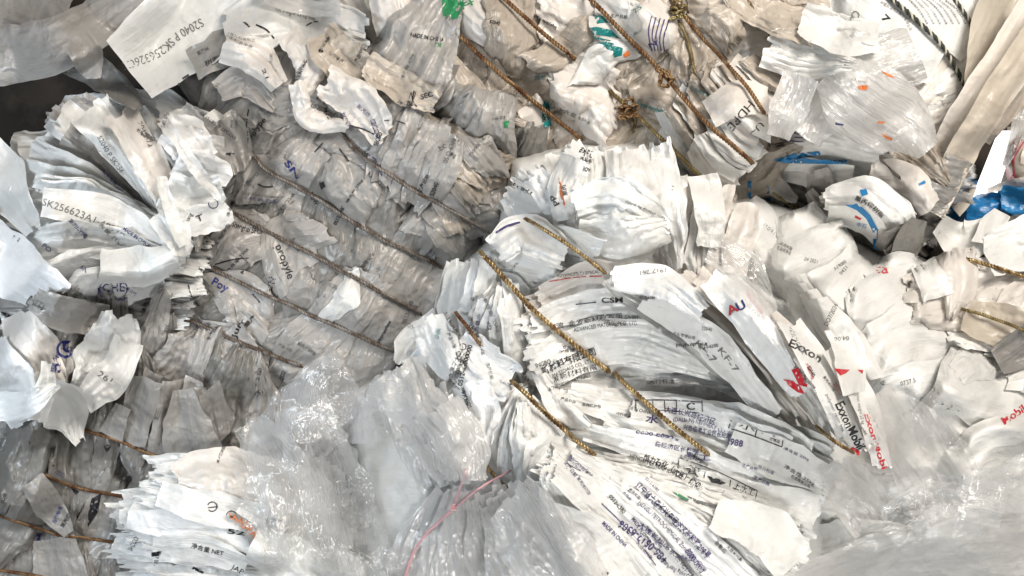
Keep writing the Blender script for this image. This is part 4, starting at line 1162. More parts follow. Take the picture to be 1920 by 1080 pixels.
# lower printed face
fan(bC, [(1060, 740), (1010, 800), (980, 860)], [(1560, 850), (1540, 930), (1470, 1080)], 12, 24, 38, ['white', 'warm', 'bright'], 108, bend=(-.05, -.08), saw=10, lsaw=12, stag=8, pleat=4, lamp=13, crum=4, lamc=90, edge=7, roll=12, order=1, bale='C', jag=.04)
sheet(bC, [(1070, 740), (1200, 770), (1400, 800), (1520, 850)], [24, 36, 40, 24], 'white', pleat=3, crum=2.5, edge=4, bale='C', off=4, saw=8, lsaw=13)
sheet(bC, [(1180, 770), (1300, 790), (1470, 845)], [30, 40, 30], 'bright', pleat=2.5, lamp=18, crum=2, edge=3, bale='C', off=4, saw=6, lsaw=16, label='white bag with a ruled label strip and violet print')
sheet(bC, [(1130, 790), (1220, 830), (1340, 860), (1420, 890)], [22, 34, 34, 20], 'white', pleat=4, lamp=14, crum=2.5, edge=4, bale='C', off=4, saw=7, lsaw=13)
sheet(bC, [(1100, 810), (1250, 850), (1400, 910), (1540, 960)], [16, 34, 38, 30], 'bright', pleat=2.5, lamp=18, crum=2, edge=4, off=5, saw=7, lsaw=17, label='white bag with violet company print and a ruled strip')
sheet(bC, [(1300, 900), (1400, 930), (1530, 960)], [24, 34, 36], 'white', pleat=3, crum=5, big=12, edge=6, off=5)
sheet(bC, [(1370, 820), (1440, 850), (1550, 900)], [30, 40, 30], 'white', pleat=3, crum=6, big=12, edge=6, off=5)
# lower left of the centre bale: folds running down
fan(bC, [(830, 600), (960, 720), (1000, 800)], [(760, 700), (850, 840), (1000, 960)], 13, 26, 40, ['bright', 'white', 'bright'], 109, bend=.04, saw=9, lsaw=16, pleat=5, lamp=18, crum=6, lamc=50, edge=8, bale='C')
fan(bC, [(970, 735), (985, 745)], [(860, 800), (960, 920), (1060, 860)], 8, 12, 40, ['bright', 'white'], 110, bend=.05, saw=9, lsaw=10, pleat=5, lamp=10, crum=4, lamc=60, edge=7, bale='C', roll=6)
for p, w, mt in [([(860, 640), (900, 690), (960, 720)], [40, 56, 40], 'bright'), ([(800, 600), (820, 650), (850, 700)], [30, 40, 20], 'bright'),
                 ([(880, 720), (900, 780), (900, 840)], [36, 40, 20], 'bright'), ([(980, 760), (990, 850), (1010, 960)], [12, 34, 14], 'white'),
                 ([(1010, 700), (1050, 760), (1100, 800)], [12, 26, 12], 'white'), ([(1080, 840), (1020, 850), (1000, 920)], [10, 34, 16], 'bright')]:
    sheet(bC, p, w, mt, pleat=4, lamp=24, crum=7, lamc=44, big=14, edge=8, arch=8, bale='C', off=4, saw=8, lsaw=20, rid=9)
# bottom: fan of printed folds
fan(bC, [(1030, 860), (1020, 900)], [(1500, 990), (1440, 1120), (1250, 1170), (1150, 1170)], 13, 26, 46, ['white', 'bright', 'white'], 111, bend=-.03, saw=11, lsaw=12, stag=8, pleat=4, lamp=13, crum=4, lamc=90, edge=7, roll=14, jag=.05, order=1)
sheet(bC, [(1070, 850), (1200, 930), (1330, 1040), (1420, 1120)], [16, 30, 38, 34], 'bright', pleat=4, saw=10, lsaw=15, stag=8, lamp=13, crum=3, edge=5, off=8, roll=8, label='white bag with a violet street address')
sheet(bC, [(1040, 880), (1140, 960), (1240, 1060), (1300, 1140)], [22, 36, 36, 30], 'white', pleat=4, saw=10, lsaw=15, stag=8, lamp=13, crum=3, edge=5, off=6, roll=6, label='white bag with a violet telephone number')
sheet(bC, [(1030, 960), (1110, 1010), (1180, 1100)], [20, 46, 44], 'white', pleat=4, crum=4, edge=5, off=10, roll=8)
sheet(bC, [(1340, 960), (1440, 1000), (1490, 1060)], [30, 50, 40], 'white', pleat=3, crum=6, big=14, edge=8, off=5)
# wires of the centre bale
wire(bC, [(900, 472), (1010, 590), (1122, 682), (1140, 696)], 'gold', 5.1, 2.5, buried=False)
wire(bC, [(1150, 698), (1240, 780), (1335, 858)], 'gold', 5.0, 2.5, buried=False)
wire(bC, [(985, 410), (1060, 455), (1135, 512)], 'gold', 4.0, 1.5, buried=False)
wire(bC, [(855, 585), (875, 610), (905, 652)], 'rust', 4.0, 1.5, buried=False)
wire(bC, [(960, 715), (1040, 790), (1115, 855)], 'gold', 4.9, 2.5, buried=False)
wire(bC, [(888, 843), (940, 905), (1005, 968)], 'gold', 4.2, 1.5, buried=False)
wire(bC, [(1530, 800), (1560, 825), (1600, 850)], 'gold', 3.8, 1.5, buried=False)

# =================================================================== clear films and bundles
t = thing('film_bundle', 'bundle of milky stretch film tied with pink string at the bottom centre', 'film bundle', 850, 900, -100)
Hp = [(700, 690), (760, 700), (830, 760), (900, 850), (980, 940), (1100, 1040), (1180, 1180), (700, 1180), (690, 950), (660, 800)]
core(t, Hp, -40, gx=.0, gy=.05, R=90, bulge=50, rough=10, mat='white', depth=330, name='rolled_film')
KH = dict(saw=6, lsaw=26, rid=9, pleat=8, lamp=18, crum=5, lamc=60, edge=5, arch=18, sag=100, stiff=20, film=True, name='film_fold')
fan(t, [(760, 700), (840, 800)], [(820, 900), (900, 900)], 5, 44, 34, ['clear2'], 121, bend=.04, **KH)
sheet(t, [(745, 690), (790, 780), (850, 900)], [46, 66, 30], 'clear2', **dict(KH, crum=10, lamc=40))
sheet(t, [(820, 760), (870, 840), (880, 900)], [40, 50, 30], 'clear2', **dict(KH, crum=8))
fan(t, [(850, 930), (900, 920), (960, 930)], [(780, 1160), (900, 1170), (1120, 1150)], 6, 40, 80, ['clear2'], 122, bend=.03, **KH)
wire(t, [(960, 880), (900, 915), (850, 955)], 'pink', 2.4, 3, name='tie_string', pitch=12)
wire(t, [(880, 870), (862, 915), (850, 955)], 'pink', 2.2, 3, name='tie_string', pitch=12)
wire(t, [(850, 955), (800, 1000), (770, 1050), (750, 1110)], 'pink', 3.0, 3, name='tie_string', pitch=14)
knot(t, 850, 952, 5, 'pink', 4, 2, 2, name='string_knot')

t = thing('bag_stack', 'stack of pressed white bags with ragged edges and orange print at the bottom left', 'bag stack', 380, 980, -150)
Gp = [(250, 960), (330, 900), (420, 860), (520, 850), (620, 900), (640, 1000), (560, 1180), (280, 1180)]
core(t, Gp, -110, R=60, bulge=20, rough=8, mat='white', depth=200)
fan(t, [(500, 1130), (520, 1000), (530, 900)], [(250, 1130), (225, 985), (310, 880)], 15, 30, 40, ['white', 'bright', 'white'], 131, bend=.03, order=1, saw=9, lsaw=12, stag=14, pleat=4, lamp=16, crum=4, lamc=60, edge=9, sag=100, jit=6, endj=26, jag=.06)
sheet(t, [(330, 900), (420, 880), (560, 930)], [34, 46, 50], 'warm', crum=7, lamc=40, off=5, edge=8)
sheet(t, [(240, 975), (330, 985), (440, 1000), (520, 1050)], [16, 34, 30, 14], 'bright', crum=4, off=5, edge=7)
sheet(t, [(300, 925), (380, 950), (500, 975)], [24, 34, 30], 'white', crum=3, off=5, edge=6)
sheet(t, [(290, 1030), (370, 1030), (460, 1060)], [24, 30, 16], 'bright', crum=4, off=5, edge=8, label='white leaf with small black weight print')
for k, p in enumerate([[(430, 960), (465, 985), (478, 1040)], [(445, 955), (490, 990), (490, 1045)]]):
    sheet(t, p, [6, 9, 7], 'grey' if k == 0 else 'white', pleat=2, crum=2, edge=2, off=10, lift=(0, 10))
loose([(470, 1020), (540, 1050), (600, 1110)], [34, 50, 50], 'bright', 'smooth white corner of a bag beside the orange printed stack', pleat=4, crum=7, lamc=80, big=20, arch=26, edge=6, off=30)
loose([(600, 1040), (650, 1060), (700, 1110)], [24, 34, 40], 'white', 'small crumpled white bag at the bottom edge under the clear film', pleat=6, crum=8, lamc=40, big=12, arch=16, edge=6, off=20)

t = thing('clear_film', 'big crumpled transparent film sheet left of the pink string bundle', 'plastic film', 590, 850, -100)
KK = dict(name='film_layer', film=True, pleat=7, lamp=50, crum=12, lamc=110, big=34, lamb=150, edge=8, stiff=40, sag=90, jag=.07, rid=11, nrid=.9, wrid=1, octv=3, step=2.8)
sheet(t, [(590, 700), (560, 800), (570, 900), (600, 1040)], [20, 90, 130, 100], 'clear', **dict(KK, off=20, arch=30))
sheet(t, [(630, 670), (610, 740), (610, 830)], [16, 90, 100], 'clear', **dict(KK, off=34, arch=20, crum=8))
sheet(t, [(560, 760), (620, 900), (680, 1090)], [50, 70, 70], 'clear', **dict(KK, off=14, arch=30))
sheet(t, [(672, 760), (720, 745), (775, 775)], [20, 34, 26], 'clear', **dict(KK, off=12, crum=7, big=8))
sheet(t, [(470, 790), (520, 870), (540, 960)], [30, 60, 50], 'clear', **dict(KK, off=10))

loose([(1500, 250), (1560, 170), (1640, 130), (1720, 100)], [46, 70, 76, 50], 'clear2', 'hanging milky bag neck above the orange printed bag', name='film_bag', film=True, stiff=40, crum=6, lamc=90, pleat=6, lamp=16, big=18, arch=30, off=50, sag=60)
loose([(1560, 130), (1620, 190), (1700, 240), (1740, 285)], [44, 82, 70, 24], 'clear2', 'wide translucent bag with small orange print, hanging at the upper right', name='film_bag', stiff=40, crum=5, lamc=90, pleat=6, lamp=16, big=16, arch=24, off=16, sag=50)
loose([(1440, 90), (1510, 110), (1600, 120)], [40, 44, 10], 'white', 'pale green white folded bag twisted to a point', crum=6, pleat=6, lamp=20, arch=10, off=12, saw=10, lsaw=14, rid=10)
loose([(1500, 140), (1480, 200), (1460, 260)], [34, 36, 24], 'clear2', 'small drooping clear scrap right of the soiled bale', name='film_bag', film=True, crum=7, off=26, stiff=30)
loose([(1380, -30), (1450, 20), (1540, 40)], [40, 46, 50], 'tan', 'crumpled brownish bag at the top edge beside the rope tied bale', crum=9, lamc=46, big=16, off=6, saw=8, lsaw=24, rid=12)
loose([(1500, 30), (1570, 60), (1640, 70)], [34, 40, 30], 'white', 'soft white bag under the rope tied bale', crum=8, lamc=60, big=14, off=5, saw=7, lsaw=24, rid=12)

t = thing('cover_film', 'broad soft milky film sheet across the bottom right corner', 'plastic film', 1680, 1020, 0)
KM = dict(name='film_layer', film=True, pleat=6, lamp=50, crum=9, lamc=130, big=20, lamb=260, edge=5, jag=.025, rid=9, nrid=1.6, wrid=.8)
sheet(t, [(1655, 730), (1720, 830), (1800, 950)], [14, 62, 80, 60], 'haze', **dict(KM, stiff=40, off=8, sag=60, crum=4, pleat=9, lamp=24))
sheet(t, [(1560, 880), (1600, 920), (1640, 980)], [40, 50, 50], 'haze', **dict(KM, stiff=40, off=8, sag=60, saw=6))
sheet(t, [(1380, 1250), (1560, 1150), (1740, 1100), (1980, 1070)], [70, 110, 140, 150], 'haze', **dict(KM, stiff=60, off=12, sag=90, arch=26))
sheet(t, [(1800, 900), (1860, 920), (1960, 900)], [26, 46, 60], 'clear', **dict(KM, stiff=30, off=14, crum=9, lamc=40))
sheet(t, [(1660, 970), (1760, 930), (1880, 950)], [20, 40, 40], 'clear', **dict(KM, stiff=30, off=14, crum=9, lamc=60))
loose([(1330, 470), (1390, 500), (1440, 590)], [24, 40, 20], 'clear', 'clear film pocket above the red and navy letters', name='film_bag', film=True, crum=6, lamc=60, off=8, pleat=7)

for o_ in (bE, bD, bB, bA, bF, bI, bJ, bC): prune(o_)
# =================================================================== PRINTING
# centre bale
T('NINGBO           ADVANCED MATERIALS CO., LTD.', [(1022, 628), (1080, 622), (1140, 612), (1196, 610)], 8)
T('宁波  金发新材料有限公司', [(1030, 618), (1080, 610), (1140, 600), (1196, 602)], 12)
T('CSM', [(1128, 568), (1168, 567)], 10, bold=.05); T('━━', [(1080, 575), (1118, 571)], 8, bold=.04)
Ln([(1086, 600), (1120, 592), (1166, 588)], 2, 'ink_grey')
T('新材料有限公司', [(1019, 703), (1060, 684), (1118, 664)], 17, bold=.02)
T('MATERIALS CO., LTD.', [(1038, 708), (1070, 693), (1114, 678)], 7)
T('金发新材料有限', [(1026, 724), (1060, 708), (1120, 692)], 12)
T('ADVANCED MATERIALS', [(1030, 733), (1066, 720), (1108, 706)], 7)
T('INGBO', [(1006, 690), (1034, 681)], 9)
T('执行标准：', [(1216, 719), (1270, 720)], 10)
T('KF-7', [(1302, 645), (1336, 682)], 12, 'ink_grey'); T('KF-7', [(1345, 658), (1378, 700)], 12, 'ink_grey')
T('A', [(1366, 592), (1386, 582)], 17, 'ink_red', bold=.05); T('U', [(1385, 584), (1400, 576)], 17, 'ink_navy', bold=.05)
# ruled strip and violet lines
Ln([(1190, 750), (1250, 750), (1318, 754)], 2); Ln([(1225, 768), (1310, 774)], 1.5)
for x in (1192, 1224, 1246, 1268, 1316): Ln([(x, 750), (x + 1, 772)], 1.6)
T('C', [(1287, 768), (1303, 768)], 13, bold=.02)
Ln([(1316, 790), (1390, 810), (1466, 838)], 2); Ln([(1466, 838), (1468, 826)], 2); Ln([(1416, 818), (1419, 806)], 2); Ln([(1366, 803), (1371, 788)], 2)
T('小 · ：', [(1384, 800), (1452, 824)], 9, 'ink')
T('大连长兴岛经济区', [(1246, 772), (1290, 780), (1340, 796)], 13, 'ink_violet', bold=.02)
T('(DALIAN) REFINERY CO., LTD.', [(1262, 790), (1310, 795), (1382, 822)], 8, 'ink_violet')
T('兴岛临港工业区长松路298号', [(1280, 804), (1330, 815), (1392, 828)], 11, 'ink_violet', bold=.02)
T('2988', [(1360, 832), (1392, 838)], 12, 'ink_violet', bold=.03)
T('水', [(1210, 790), (1234, 794)], 16, 'ink_violet', bold=.03)
T('0000-8000', [(1192, 812), (1262, 823)], 6, 'ink_violet', bold=.03)
T('岛经济区长松路', [(1228, 836), (1280, 846), (1310, 852)], 11, 'ink_violet', bold=.02)
T('号工', [(1284, 858), (1332, 864)], 12, 'ink_violet', bold=.05)
T('恒力石化（大连）炼化', [(1205, 862), (1250, 880), (1310, 918)], 15, 'ink', bold=.03)
T('HENGLI PETROCHEMICAL (DALIAN)', [(1180, 858), (1230, 876), (1318, 916)], 9, 'ink')
Ln([(1274, 858), (1270, 882)], 1.6); Ln([(1324, 878), (1320, 896)], 1.6); Ln([(1370, 900), (1368, 916)], 1.6); Ln([(1420, 920), (1416, 936)], 1.6)
Ln([(1274, 858), (1344, 884), (1420, 920)], 1.6)
T('衣', [(1284, 884), (1310, 894)], 22, 'ink')
B([(1326, 892), (1348, 898), (1362, 906), (1350, 908), (1334, 904)], 'ink')
T('上水工', [(1374, 914), (1412, 930)], 15, 'ink')
B([(1260, 921), (1276, 927), (1292, 936), (1290, 940), (1274, 932)], 'ink_green')
B([(1286, 928), (1310, 938), (1340, 946), (1372, 956), (1345, 953), (1305, 943)], 'ink_grey')
# bottom addresses
T('辽宁省大连长兴岛经济区长松路298号', [(1190, 912), (1230, 950), (1280, 1000), (1325, 1048)], 16, 'ink_violet', bold=.03)
T('HENGLI PETROCHEMICAL Zone, Dalian China', [(1196, 944), (1240, 985), (1290, 1040), (1322, 1072)], 9, 'ink_violet')
T('8800-0000', [(1284, 1034), (1312, 1076)], 12, 'ink_violet', bold=.02)
T('+86-0512-6306', [(1254, 1048), (1215, 1010), (1165, 975)], 15, 'ink_violet', bold=.02)
T('大连长松路水石化使用', [(1196, 985), (1250, 1030), (1300, 1090)], 11, 'ink_violet', bold=.02)
T('Changsong Road China', [(1238, 1052), (1260, 1068), (1300, 1092)], 9, 'ink_violet')
Ln([(1128, 944), (1160, 975), (1200, 1020), (1230, 1060)], 2, 'ink_violet')
B([(1130, 1070), (1142, 1074), (1136, 1084)], 'ink')
# right of the centre bale: red marks and bold letters
B([(1484, 694), (1506, 684), (1517, 700), (1513, 726), (1498, 722)], 'ink_red'); B([(1468, 711), (1486, 714), (1500, 724), (1509, 739), (1496, 736), (1480, 724)], 'ink_red')
B([(1564, 691), (1594, 693), (1586, 700), (1576, 704)], 'ink_red'); B([(1608, 693), (1619, 694), (1617, 701)], 'ink_red')
B([(1590, 842), (1600, 838), (1612, 846), (1610, 858), (1598, 856)], 'ink_red'); B([(1640, 498), (1662, 502), (1666, 512), (1650, 514), (1642, 506)], 'ink_red')
T('Exxon', [(1478, 648), (1505, 660), (1536, 680)], 15, 'ink', bold=.04)
T('ExxonMobil', [(1566, 758), (1585, 800), (1608, 845)], 18, 'ink', bold=.05)
T('ExonMobil', [(1620, 776), (1634, 820), (1656, 886)], 11, 'ink_red', bold=.03)
T('Mobil', [(1884, 796), (1924, 770)], 15, 'ink_red', bold=.02)
T('polymer resin bag', [(1548, 740), (1566, 780), (1580, 810)], 6, 'ink_grey'); T('net weight 25 kg', [(1606, 744), (1616, 796)], 6, 'ink_grey')
T('DO7/2024', [(1552, 612), (1572, 572)], 9, 'ink_grey'); T('0737 5', [(1690, 724), (1718, 716)], 9, 'ink_grey'); T('5', [(1650, 718), (1656, 724)], 9, 'ink_grey')
T('04.06', [(1592, 630), (1564, 632)], 8, 'ink_grey'); T('A U S O R I', [(1422, 416), (1450, 440)], 7, 'ink_grey')
T('聚丙烯树脂', [(1456, 456), (1484, 470)], 8, 'ink_grey'); T('包装袋净含', [(1456, 466), (1482, 478)], 8, 'ink_grey')
T('04 2021', [(1508, 488), (1532, 494)], 7, 'ink_grey'); T('A19080', [(1566, 508), (1588, 492)], 7, 'ink_grey'); T('0421', [(1578, 516), (1590, 502)], 7, 'ink_grey')
# left part of the centre bale
T('25kg', [(1114, 284), (1088, 276)], 14, 'ink', bold=.03, mirror=False); T('净含量', [(1112, 298), (1088, 294)], 10, 'ink', bold=.02); T('MADE', [(1114, 318), (1094, 312)], 7, 'ink', bold=.02)
T('pp', [(1046, 384), (1036, 366)], 11, 'ink', bold=.03); T('聚丙', [(1064, 366), (1060, 346)], 10, 'ink', bold=.04)
B([(1048, 330), (1053, 348), (1056, 368), (1062, 392), (1056, 384), (1050, 366)], 'ink_orange')
T('MADE IN CHINA 2024', [(1172, 380), (1210, 394), (1246, 412)], 4, 'ink_grey'); T('1912 261', [(1248, 502), (1200, 508)], 8, 'ink_grey')
T('ADVANCED CHEMICAL', [(1044, 520), (1124, 512)], 6, 'ink'); Ln([(1030, 528), (1080, 520), (1128, 518)], 1.6, 'ink_red')
Ln([(930, 436), (950, 424), (975, 416)], 4, 'ink_violet'); T('MADE IN CHINA', [(952, 520), (972, 494)], 5, 'ink_grey')
T('0512-63800000', [(866, 724), (874, 690), (886, 648)], 9, 'ink', bold=.02); T('净含量二十五', [(846, 720), (852, 690), (866, 660)], 9, 'ink'); T('树脂聚丙烯', [(856, 722), (862, 694), (876, 664)], 8, 'ink')
ring(868, 650, 6, 1.6); T('GENERAL', [(822, 636), (826, 616)], 8, 'ink_teal'); T('GP', [(922, 618), (920, 602)], 8, 'ink')
T('聚丙烯', [(884, 566), (908, 556)], 9, 'ink_grey'); T('合格品', [(896, 622), (900, 590)], 8, 'ink_violet'); T('6052', [(884, 628), (888, 610)], 9, 'ink')
# left bale
T('propyle', [(516, 462), (528, 490), (540, 524)], 15, 'ink', bold=.01); T('Poy', [(396, 532), (424, 548)], 15, 'ink_navy', bold=.02); T('料', [(420, 520), (432, 528)], 13, 'ink_navy', bold=.02)
T('Shanghai SECCO', [(434, 424), (470, 436), (504, 440)], 11, 'ink', bold=.01); T('料丙', [(512, 548), (516, 520)], 14, 'ink', bold=.02)
Ln([(403, 496), (440, 486), (466, 484)], 2.4); Ln([(474, 476), (482, 476)], 4); Ln([(353, 534), (360, 558), (373, 574)], 2.6); Ln([(473, 551), (487, 567)], 2.6); Ln([(540, 455), (560, 470)], 2.4)
Ln([(466, 205), (462, 236), (466, 268)], 2.4); T('Polype', [(474, 264), (486, 240), (500, 226)], 11, 'ink', bold=.02)
T('净含量二十五公斤', [(436, 240), (440, 198)], 6, 'ink_grey'); T('上海赛科石油化工', [(444, 242), (450, 200)], 6, 'ink_grey')
T('Shanghai petrochemical', [(452, 364), (516, 372)], 6, 'ink_grey'); T('上海石油化工公司', [(458, 372), (518, 382)], 7, 'ink_navy'); T('net weight 25kg', [(460, 384), (506, 392)], 6, 'ink_grey')
Ln([(480, 343), (494, 350), (512, 350)], 2.6); T('聚丙烯树脂', [(444, 362), (466, 344), (488, 326)], 8, 'ink_grey')
T('SN', [(532, 306), (556, 336)], 12, 'ink_navy', bold=.02); T('NUW', [(578, 364), (590, 386)], 11, 'ink'); T('回', [(534, 352), (548, 356)], 12, 'ink_grey')
Ln([(524, 408), (536, 390), (552, 376)], 2.2, 'ink_grey'); B([(598, 344), (606, 340), (610, 350), (602, 356)], 'ink')
Ln([(590, 285), (605, 268)], 2.4); Ln([(636, 278), (654, 302)], 2.4); Ln([(658, 236), (680, 242), (702, 252)], 2.6); T('聚丙烯', [(668, 200), (690, 220)], 9, 'ink_violet'); T('SECCO', [(694, 225), (706, 260)], 9, 'ink_violet', bold=.02)
T('聚乙', [(770, 206), (780, 172)], 12, 'ink', bold=.03); T('SEC', [(790, 186), (812, 180)], 9, 'ink', bold=.02); Ln([(716, 226), (740, 226), (760, 232)], 2); Ln([(776, 170), (774, 190), (782, 200)], 2.4)
T('propyl', [(640, 214), (656, 240)], 9, 'ink_violet'); T('丙烯', [(604, 200), (616, 226)], 10, 'ink', bold=.02); Ln([(690, 290), (704, 300), (716, 330)], 2, 'ink_violet')
T('上C', [(822, 284), (838, 276)], 11, 'ink'); T('料', [(842, 290), (852, 298)], 9, 'ink', bold=.02); T('一九', [(702, 362), (722, 370)], 8, 'ink_grey')
T('Jurdi', [(442, 636), (450, 616), (466, 596)], 10, 'ink', bold=.02); T('量产', [(462, 614), (480, 594)], 9, 'ink', bold=.02); T('FUT', [(426, 660), (446, 652)], 8, 'ink_grey'); T('三料', [(384, 614), (396, 610)], 8, 'ink', bold=.02)
T('+ 2 回', [(482, 726), (492, 692)], 9, 'ink'); T('(S)', [(480, 744), (494, 736)], 9, 'ink'); B([(374, 500), (384, 508), (382, 512), (372, 504)], 'ink'); B([(450, 510), (458, 506), (456, 514)], 'ink')
T('回', [(312, 624), (320, 616)], 10, 'ink'); T('IUN', [(336, 574), (350, 588)], 9, 'ink_grey'); T('三', [(706, 510), (716, 506)], 8, 'ink'); T('丙二', [(802, 470), (812, 480)], 8, 'ink_navy', bold=.02)
B([(430, 286), (440, 288), (434, 292)], 'ink')
# burst fan
T('S2040 P SK256', [(182, 258), (200, 290), (226, 326)], 10, 'ink_grey'); T('2045072', [(258, 230), (270, 256), (280, 276)], 9, 'ink_grey')
T('SK256623A1 4092B', [(78, 384), (150, 408), (232, 446)], 14, 'ink_grey'); T('(CHE)', [(186, 548), (240, 546)], 16, 'ink_navy', bold=.01); Ln([(184, 540), (188, 554), (210, 562), (236, 560), (244, 546)], 2.2, 'ink_navy')
T('423C', [(88, 576), (72, 564), (54, 560)], 13, 'ink_grey'); T('261', [(182, 704), (206, 720)], 12, 'ink_grey'); T('Shang', [(350, 422), (362, 402)], 9, 'ink'); T('T', [(370, 416), (382, 412)], 12, 'ink', bold=.02)
ring(400, 382, 9, 2, 'ink_violet'); T('聚丙', [(308, 240), (316, 210)], 9, 'ink_grey'); T('PO', [(78, 462), (92, 474)], 9, 'ink_navy'); T('6N', [(150, 502), (160, 512)], 9, 'ink_navy')
T('SK2563040 SECCO', [(374, 214), (410, 240), (440, 262)], 6, 'ink')
B([(420, 288), (434, 286), (432, 292)], 'ink'); T('N', [(22, 448), (34, 454)], 9, 'ink_grey'); B([(0, 584), (16, 598), (26, 598), (10, 586)], 'ink')
for cx, cy, w_ in ((122, 655, 14), (110, 690, 7), (128, 650, 9)): ring(cx, cy, w_, 5, 'ink_navy', 20, 300)
T('聚苯', [(104, 700), (112, 660)], 12, 'ink_navy', bold=.05); T('乙烯', [(112, 652), (136, 660)], 10, 'ink_navy', bold=.04)
# large stamped bag and its neighbours
T('S2040 P SK256326C 30', [(376, 34), (330, 60), (290, 94), (214, 122)], 17, 'ink_grey')
Ln([(442, 32), (454, 38), (468, 50)], 3.4); Ln([(480, 46), (500, 56), (514, 72)], 3); Ln([(548, 54), (570, 50), (590, 40), (606, 46)], 2.6); Ln([(524, 82), (530, 96), (528, 112)], 2.2)
T('上海赛科石油化工', [(416, 56), (446, 72), (478, 78)], 6, 'ink_grey'); T('中国制造净含', [(420, 66), (450, 82), (474, 90)], 6, 'ink_grey'); T('net weight 25 kg bag', [(516, 20), (560, 30), (590, 38)], 7, 'ink_grey')
Ln([(334, 160), (342, 148), (354, 140)], 4); T('聚丙烯', [(372, 104), (392, 92)], 9, 'ink'); T('树脂', [(386, 124), (414, 112)], 12, 'ink', bold=.03); T('2021', [(404, 174), (412, 158)], 7, 'ink_grey')
T('SECCO', [(506, 100), (506, 116)], 5, 'ink'); T('21', [(490, 130), (498, 148)], 7, 'ink'); B([(598, 92), (606, 94), (606, 98), (598, 98)], 'ink'); T('C', [(582, 200), (590, 204)], 8, 'ink'); T('乙料', [(606, 212), (622, 218)], 9, 'ink', bold=.03)
# top bale
B([(828, -20), (880, -20), (876, 12), (866, 32), (846, 36), (830, 28)], 'ink_green', step=6); T('料', [(862, 18), (890, 6)], 18, 'ink_green', bold=.02); T('膜', [(814, 86), (828, 88)], 9, 'ink_green')
B([(1112, 28), (1130, 30), (1142, 42), (1120, 44)], 'ink_teal'); B([(1096, 54), (1118, 50), (1146, 56), (1162, 72), (1140, 68), (1110, 64), (1094, 66)], 'ink_teal')
for k in range(5): B([(1112 + k * 6, 68 + k * 5), (1146 + k * 4, 76 + k * 5), (1148 + k * 4, 79 + k * 5), (1114 + k * 6, 72 + k * 5)], 'ink_teal')
B([(1148, 84), (1168, 90), (1166, 104), (1152, 108)], 'ink_teal'); B([(1018, 192), (1028, 186), (1032, 210), (1034, 234), (1022, 240), (1016, 226)], 'ink_teal')
B([(944, 228), (954, 226), (956, 238), (946, 240)], 'ink_green'); B([(1168, 102), (1178, 94), (1182, 104), (1172, 108)], 'ink_orange'); T('膜塑', [(1002, 150), (1024, 148)], 8, 'ink_teal')
for k in range(5): Ln([(1222 + k * 8, 30 + k * 2), (1216 + k * 7, 62 + k * 3), (1222 + k * 6, 96)], 2.2, 'ink_violet')
T('N', [(1218, 90), (1232, 84)], 9, 'ink_violet', bold=.03); T('HDPE', [(1404, 188), (1362, 236)], 17, 'ink'); T('U~', [(1426, 228), (1404, 248)], 12, 'ink'); T('三二', [(1332, 124), (1348, 116)], 8, 'ink', bold=.03)
T('Hefei 2024', [(924, 226), (948, 222)], 6, 'ink'); T('25', [(1190, 25), (1204, 15)], 8, 'ink_teal')
# rope tied bale, hanging bag
T('中国石油化工股份有限公司', [(1650, 6), (1690, 30), (1706, 58)], 7, 'ink_grey')
for k in range(7):
    x = 1700 + k * 12
    T('聚丙烯树脂产品包装执行标准', [(x, -4 + k * 1), (x + 22, 20), (x + 38, 46)], 4.5, 'ink_grey' if k % 3 else 'ink')
T('7', [(1652, 34), (1662, 44)], 13, 'ink', bold=.02); ring(1604, 28, 7, 1.6, 'ink_grey'); T('PE', [(1596, 38), (1604, 32)], 6, 'ink')
T('中国', [(1786, 146), (1800, 134)], 8, 'ink')
B([(1608, 161), (1628, 160), (1626, 169), (1612, 168)], 'ink_orange'); B([(1652, 132), (1668, 139), (1680, 146), (1664, 143)], 'ink_orange')
B([(1644, 228), (1658, 228), (1658, 232), (1646, 231)], 'ink_orange'); B([(1652, 250), (1664, 256), (1674, 260), (1672, 264), (1660, 260)], 'ink_orange'); T('K PLASTIC', [(1596, 150), (1624, 156)], 4, 'ink_grey')
# striped bale
B([(1450, 300), (1490, 288), (1536, 284), (1540, 291), (1500, 296), (1520, 299), (1588, 300), (1588, 308), (1520, 307), (1470, 306)], 'ink_blue')
B([(1500, 222), (1552, 226), (1553, 230), (1500, 227)], 'ink_navy'); B([(1566, 230), (1582, 233), (1581, 236), (1566, 234)], 'ink_navy')
for k in range(4): Ln([(1460, 240 + k * 7), (1510, 243 + k * 8)], 2, 'ink_violet')
T('聚丙烯树脂', [(1440, 276), (1472, 274)], 9, 'ink', bold=.02)
B([(1545, 368), (1580, 374), (1612, 384), (1632, 404), (1646, 430), (1645, 474), (1638, 474), (1636, 434), (1624, 410), (1606, 394), (1578, 382), (1544, 376)], 'ink_blue')
T('聚丙烯树脂', [(1602, 374), (1630, 388), (1652, 410)], 11, 'ink', bold=.04); B([(1604, 404), (1616, 410), (1612, 413), (1602, 408)], 'ink_red'); T('中石', [(1606, 424), (1624, 428)], 9, 'ink_blue', bold=.04)
B([(1612, 356), (1624, 354), (1628, 364), (1616, 368)], 'ink_blue'); B([(1402, 340), (1409, 340), (1408, 388), (1401, 386)], 'ink_blue'); B([(1438, 346), (1444, 356), (1444, 368), (1438, 364)], 'ink_blue'); B([(1438, 370), (1445, 370), (1442, 384), (1436, 382)], 'ink_blue')
T('LE', [(1732, 466), (1748, 458)], 10, 'ink', bold=.04); B([(1722, 344), (1734, 338), (1736, 343), (1724, 349)], 'ink_blue')
